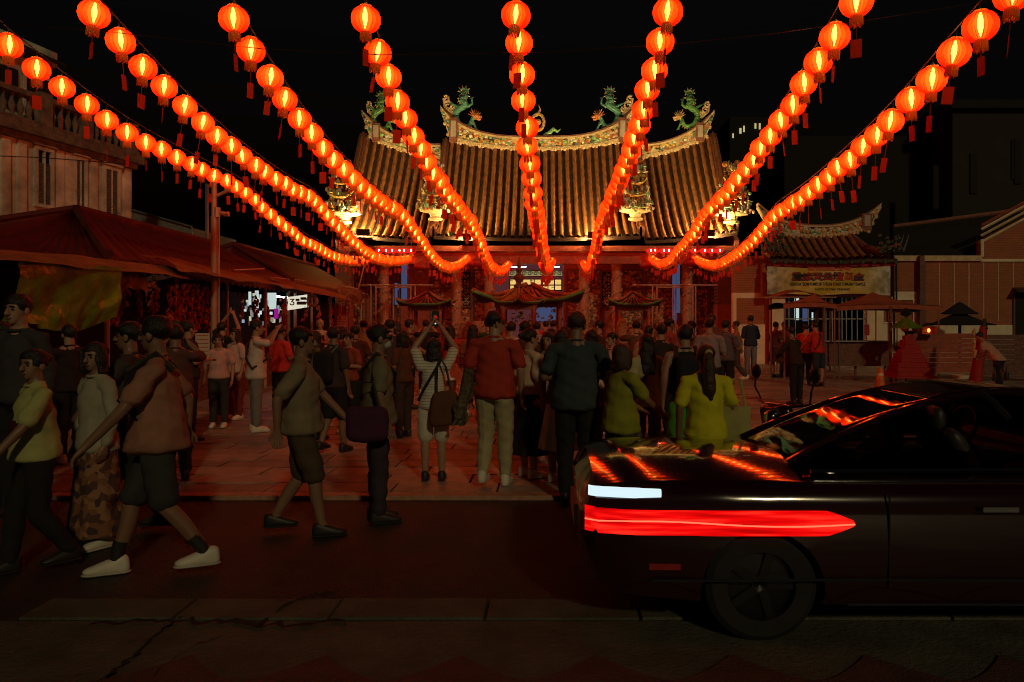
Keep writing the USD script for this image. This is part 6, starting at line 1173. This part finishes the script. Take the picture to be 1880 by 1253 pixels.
# cabin: fastback roof line
RX = [1.15, 1.5, 1.95, 2.4, 2.8, 3.1, 3.35]; RZ = [.86, 1.03, 1.19, 1.27, 1.25, 1.10, .88]
from scipy.interpolate import PchipInterpolator
PCH = PchipInterpolator([1.15, 1.5, 1.95, 2.4, 2.8, 3.1, 3.35], [.86, 1.03, 1.19, 1.265, 1.235, 1.10, .88])
xs = np.linspace(1.15, 3.35, 61); G = []
for x in xs:
    z = float(PCH(x)); from_ = .84; hgt = z - from_; q = []
    for s in np.linspace(-1, 1, 25):
        a = abs(s); yy = (CW / 2 - .10) - .20 * max(0, hgt / .43) * (1 - min(1, (1 - a) * 3.2)) ** 0 * 1.0
        y = CW / 2 + math.copysign(min(1, a * 1.15) ** 1.0 * yy, s) * (1.0 if a < .87 else 1.0); zz = from_ + hgt * (1 - max(0, (a - .55) / .45) ** 2.2)
        y = CW / 2 + s * (yy + .18 * max(0, (a - .6) / .4) ** 1.5 * hgt / .43); q.append((x, y, zz))
    G.append(q)
G = np.array(G); 
from scipy.interpolate import CubicSpline
obj('roof_glass', MB().grid(G), K['carglass'], car, smooth=True)
for sy in (.42, 1.24):
    se = node('car_seat', car); obj('seat_back', finish(m3.Manifold.batch_hull([sph((2.02 + dx, sy + dy, zz), .05) for dx, zz in ((0, 1.02), (.10, .86)) for dy in (-.17, .17)]), .05, 3), K['shoeblack'], se, smooth=True); obj('headrest', finish(m3.Manifold.batch_hull([sph((1.98, sy + dy, zz), .04) for dy in (-.09, .09) for zz in (1.08, 1.14)]), .04, 3), K['shoeblack'], se, smooth=True)
obj('steering_wheel', MB().tube([(2.62 + .05 * math.sin(q), 1.24 + .16 * math.cos(q), .95 + .13 * math.sin(q)) for q in np.linspace(0, 6.2832, 21)], .014, 6), K['black'], car, smooth=40)
obj('dashboard', finish(m3.Manifold.batch_hull([sph((2.8, dy, .88), .06) for dy in (.2, CW - .2)] + [sph((3.1, dy, .84), .05) for dy in (.2, CW - .2)]), .08, 3), K['black'], car, smooth=True)
mid = [i for i, x in enumerate(xs) if 2.0 <= x <= 2.75]
R_ = G[mid][:, 5:20].copy(); R_[:, :, 2] += .008; obj('roof', MB().slab(R_, (0, 0, -.004)), K['paint'], car, smooth=True)
for j in (4, 20): obj('roof_pillar', MB().tube(G[:, j] + [0, 0, .004], .022, 6), K['paint'], car, smooth=40)
for wx in (.92, 3.55):
    for yy, sg in ((.02, 1), (CW - .02, -1)):
        w = node('wheel', car); T = MB().lathe([(.20, -.10), (.29, -.105), (.325, -.08), (.33, 0), (.325, .08), (.29, .105), (.20, .10)], n=28); Rm = MB().lathe([(.0, .06), (.05, .075), (.06, .06), (.19, .05), (.21, .09), (.2, -.05)], n=28)
        for q in range(5): a = q * 1.2566; Rm.box((.12 * math.cos(a), .12 * math.sin(a), .06), (.17, .05, .03), rz=a)
        RX_ = np.array([[1, 0, 0], [0, 0, -sg], [0, sg, 0]], float) * .88
        obj('tyre', T.move(RX_, (wx, yy + sg * .1, .29)), K['tyre'], w, smooth=30); obj('rim', Rm.move(RX_, (wx, yy + sg * .1, .29)), K['rim'], w, smooth=30)
zt_ = CAMZ + .02 + (CY - 938) * CYN / F; zb_ = CAMZ + .02 + (CY - 984) * CYN / F; lx0, lx1 = gx(1076, CYN) - CXL, gx(1566, CYN) - CXL
lp = []
for x in np.linspace(lx0, lx1, 22):
    u = (x - lx0) / (lx1 - lx0); e = .02 if u < .02 else 0; tp = max(0, (u - .90) / .10); c = ins(x); lp.append([(x, c - .022 + .012 * abs(v) ** 2, zt_ + (zb_ - zt_) * (.5 + (v * .5) * (1 - .75 * tp ** 1.2))) for v in (-1, -.5, 0, .5, 1)])
obj('tail_light', MB().slab(np.array(lp), (0, .02, 0)), K['redstreak'], car, smooth=True, label='red light streak built as a long lamp strip')  # stretched to the length and taper of a passing light streak
obj('lamp_seam', MB().tube([np.array(r[2]) + [0, -.004, .012 * math.sin(i * .3)] for i, r in enumerate(lp)], .004, 4), K['litred'] if 'litred' in K else emit('streak_line_glow', (1.0, .12, .06), 2.0), car)  # bright line added along the streak
za, zb2 = CAMZ + .02 + (CY - 899) * CYN / F, CAMZ + .02 + (CY - 917) * CYN / F
wl = []
for x in np.linspace(gx(1082, CYN) - CXL, gx(1215, CYN) - CXL, 12):
    u = (x - .05) / .36; wl.append([(x, ins(x) + .004 - .014 * (1 - abs(v)), (za + zb2) / 2 + (za - zb2) / 2 * v * (1 - .6 * max(0, u - .6))) for v in (1, .4, -.4, -1)])
obj('reversing_lamp', MB().slab(np.array(wl), (0, .02, 0)), emit('added_white_lamp_glow', (.72, .92, 1.0), 1.0), car, smooth=True, label='short white lamp added above the red one')  # lamp made up for a white glint beside the red streak
obj('sill_trim', MB().tube([(x, -.010 + ins(x), .33 + .01 * math.sin(x)) for x in np.linspace(.35, 4.1, 30)], .008, 5), K['trim'], car)
obj('sill_trim', MB().tube([(x, .015 + ins(x), .205) for x in np.linspace(1.35, 3.1, 20)], .007, 5), K['trim'], car)
obj('belt_trim', MB().tube([(x, .075, sh_z(x) + .004) for x in np.linspace(1.2, 3.4, 20)], .007, 5), K['trim'], car)
obj('door_handle', MB().box((2.1, -.03, .70), (.18, .02, .025)), K['trim'], car)
obj('door_seam', MB().b2((1.55, -.016, .30), (1.556, -.008, .78)).b2((2.75, -.016, .30), (2.756, -.008, .78)), K['void'], car)
obj('window_frame', MB().tube([(x, .115, np.interp(x, RX, RZ) * .02 + .845) for x in np.linspace(1.2, 3.3, 14)], .012, 5), K['trim'], car)
obj('centre_pillar', MB().tube([G[33, 2] + [0, -.006, 0], G[32, 3] + [0, -.004, .004], G[31, 4] + [0, 0, .006]], .022, 6), K['black'], car)
obj('side_reflector', MB().box((.42, ins(.42) - .006, .40), (.16, .012, .03)), K['redcloth'], car)
mir = node('wing_mirror', car); obj('mirror_shell', MB().ball((2.95, -.08, .93), (.10, .07, .065), 12), K['paint'], mir, smooth=True); obj('mirror_stalk', MB().tube([(2.95, .06, .86), (2.95, -.04, .90)], .02, 6), K['paint'], mir)
obj('number_plate', MB().box((-.01, CW / 2, .52), (.02, .5, .12)), K['white'], car)
# motorcycles
def motorcycle(label, loc, rz, lit=False):
    t = thing('motorcycle', label, 'motorcycle', loc, rz)                   # front towards -x
    for x in (-.62, .62):
        w = node('wheel', t); a = np.linspace(0, 6.2832, 33); ring = [(x + .27 * math.cos(q), 0, .30 + .27 * math.sin(q)) for q in a]
        obj('tyre', MB().tube(ring, .05, 8, caps=False), K['tyre'], w, smooth=True); r = MB().tube([(x + .22 * math.cos(q), 0, .30 + .22 * math.sin(q)) for q in a], .014, 6, caps=False)
        for q in range(10): r.tube([(x, 0, .30), (x + .22 * math.cos(q * .628), 0, .30 + .22 * math.sin(q * .628))], .007, 4)
        r.tube([(x, -.06, .30), (x, .06, .30)], .04, 10); obj('rim', r, K['rim'], w)
        obj('mudguard', MB().slab(np.array([[(x + .345 * math.cos(q), y, .30 + .345 * math.sin(q)) for y in (-.06, 0, .06)] for q in np.linspace(.4 if x < 0 else .9, 2.6, 12)]), (0, 0, .008)), K['paint'], t, smooth=True)
    obj('front_fork', MB().tube([(-.62, -.09, .30), (-.40, -.09, .92)], .026, 7).tube([(-.62, .09, .30), (-.40, .09, .92)], .026, 7), K['trim'], t, smooth=40)
    def blob(name, pts, mt, e=.05): obj(name, finish(m3.Manifold.batch_hull([sph(p, r) for p, r in pts]), e, 4), mt, t, smooth=True)
    blob('front_shield', [((-.42, s * .10, .95), (.06, .06, .06)) for s in (-1, 1)] + [((-.30, s * .15, .55), (.05, .05, .06)) for s in (-1, 1)] + [((-.24, s * .08, .33), .05) for s in (-1, 1)], K['paint'])
    blob('fuel_tank', [((-.25, 0, .74), (.10, .12, .08)), ((.12, 0, .68), (.10, .10, .07))], K['paint'])
    blob('seat', [((.02, 0, .78), (.06, .11, .035)), ((.62, 0, .84), (.08, .10, .035))], K['shoeblack'])
    blob('tail_fairing', [((.1, 0, .62), (.10, .11, .10)), ((.80, 0, .78), (.07, .07, .05))], K['paint'])
    blob('engine', [((-.05, 0, .38), (.14, .12, .10)), ((.18, 0, .34), (.12, .10, .09))], K['black'])
    obj('exhaust', MB().tube([(-.05, -.13, .30), (.3, -.16, .26), (.80, -.18, .38)], [.025, .04, .05], 8), K['trim'], t, smooth=40)
    obj('handlebar', MB().tube([(-.28, -.36, 1.02), (-.38, -.18, 1.0), (-.40, 0, .97), (-.38, .18, 1.0), (-.28, .36, 1.02)], .014, 6), K['black'], t, smooth=40)
    for s in (-1, 1):
        mi = node('mirror', t); obj('mirror_stalk', MB().tube([(-.33, s * .26, 1.02), (-.36, s * .30, 1.12), (-.34, s * .31, 1.19)], .008, 5), K['black'], mi); obj('mirror_head', MB().ball((-.335, s * .31, 1.245), (.020, .055, .062), 12), K['black'], mi, smooth=True)
    obj('headlight', MB().ball((-.49, 0, .90), (.045, .06, .06), 12), K['lampwhite'] if lit else K['trim'], t, smooth=True); obj('tail_light', MB().box((.88, 0, .76), (.03, .12, .06)), K['redcloth'], t)
    return t
motorcycle('dark motorcycle with round mirrors standing behind the maroon car', (gx(1494, 6.1), 6.1, -.02), math.radians(28))
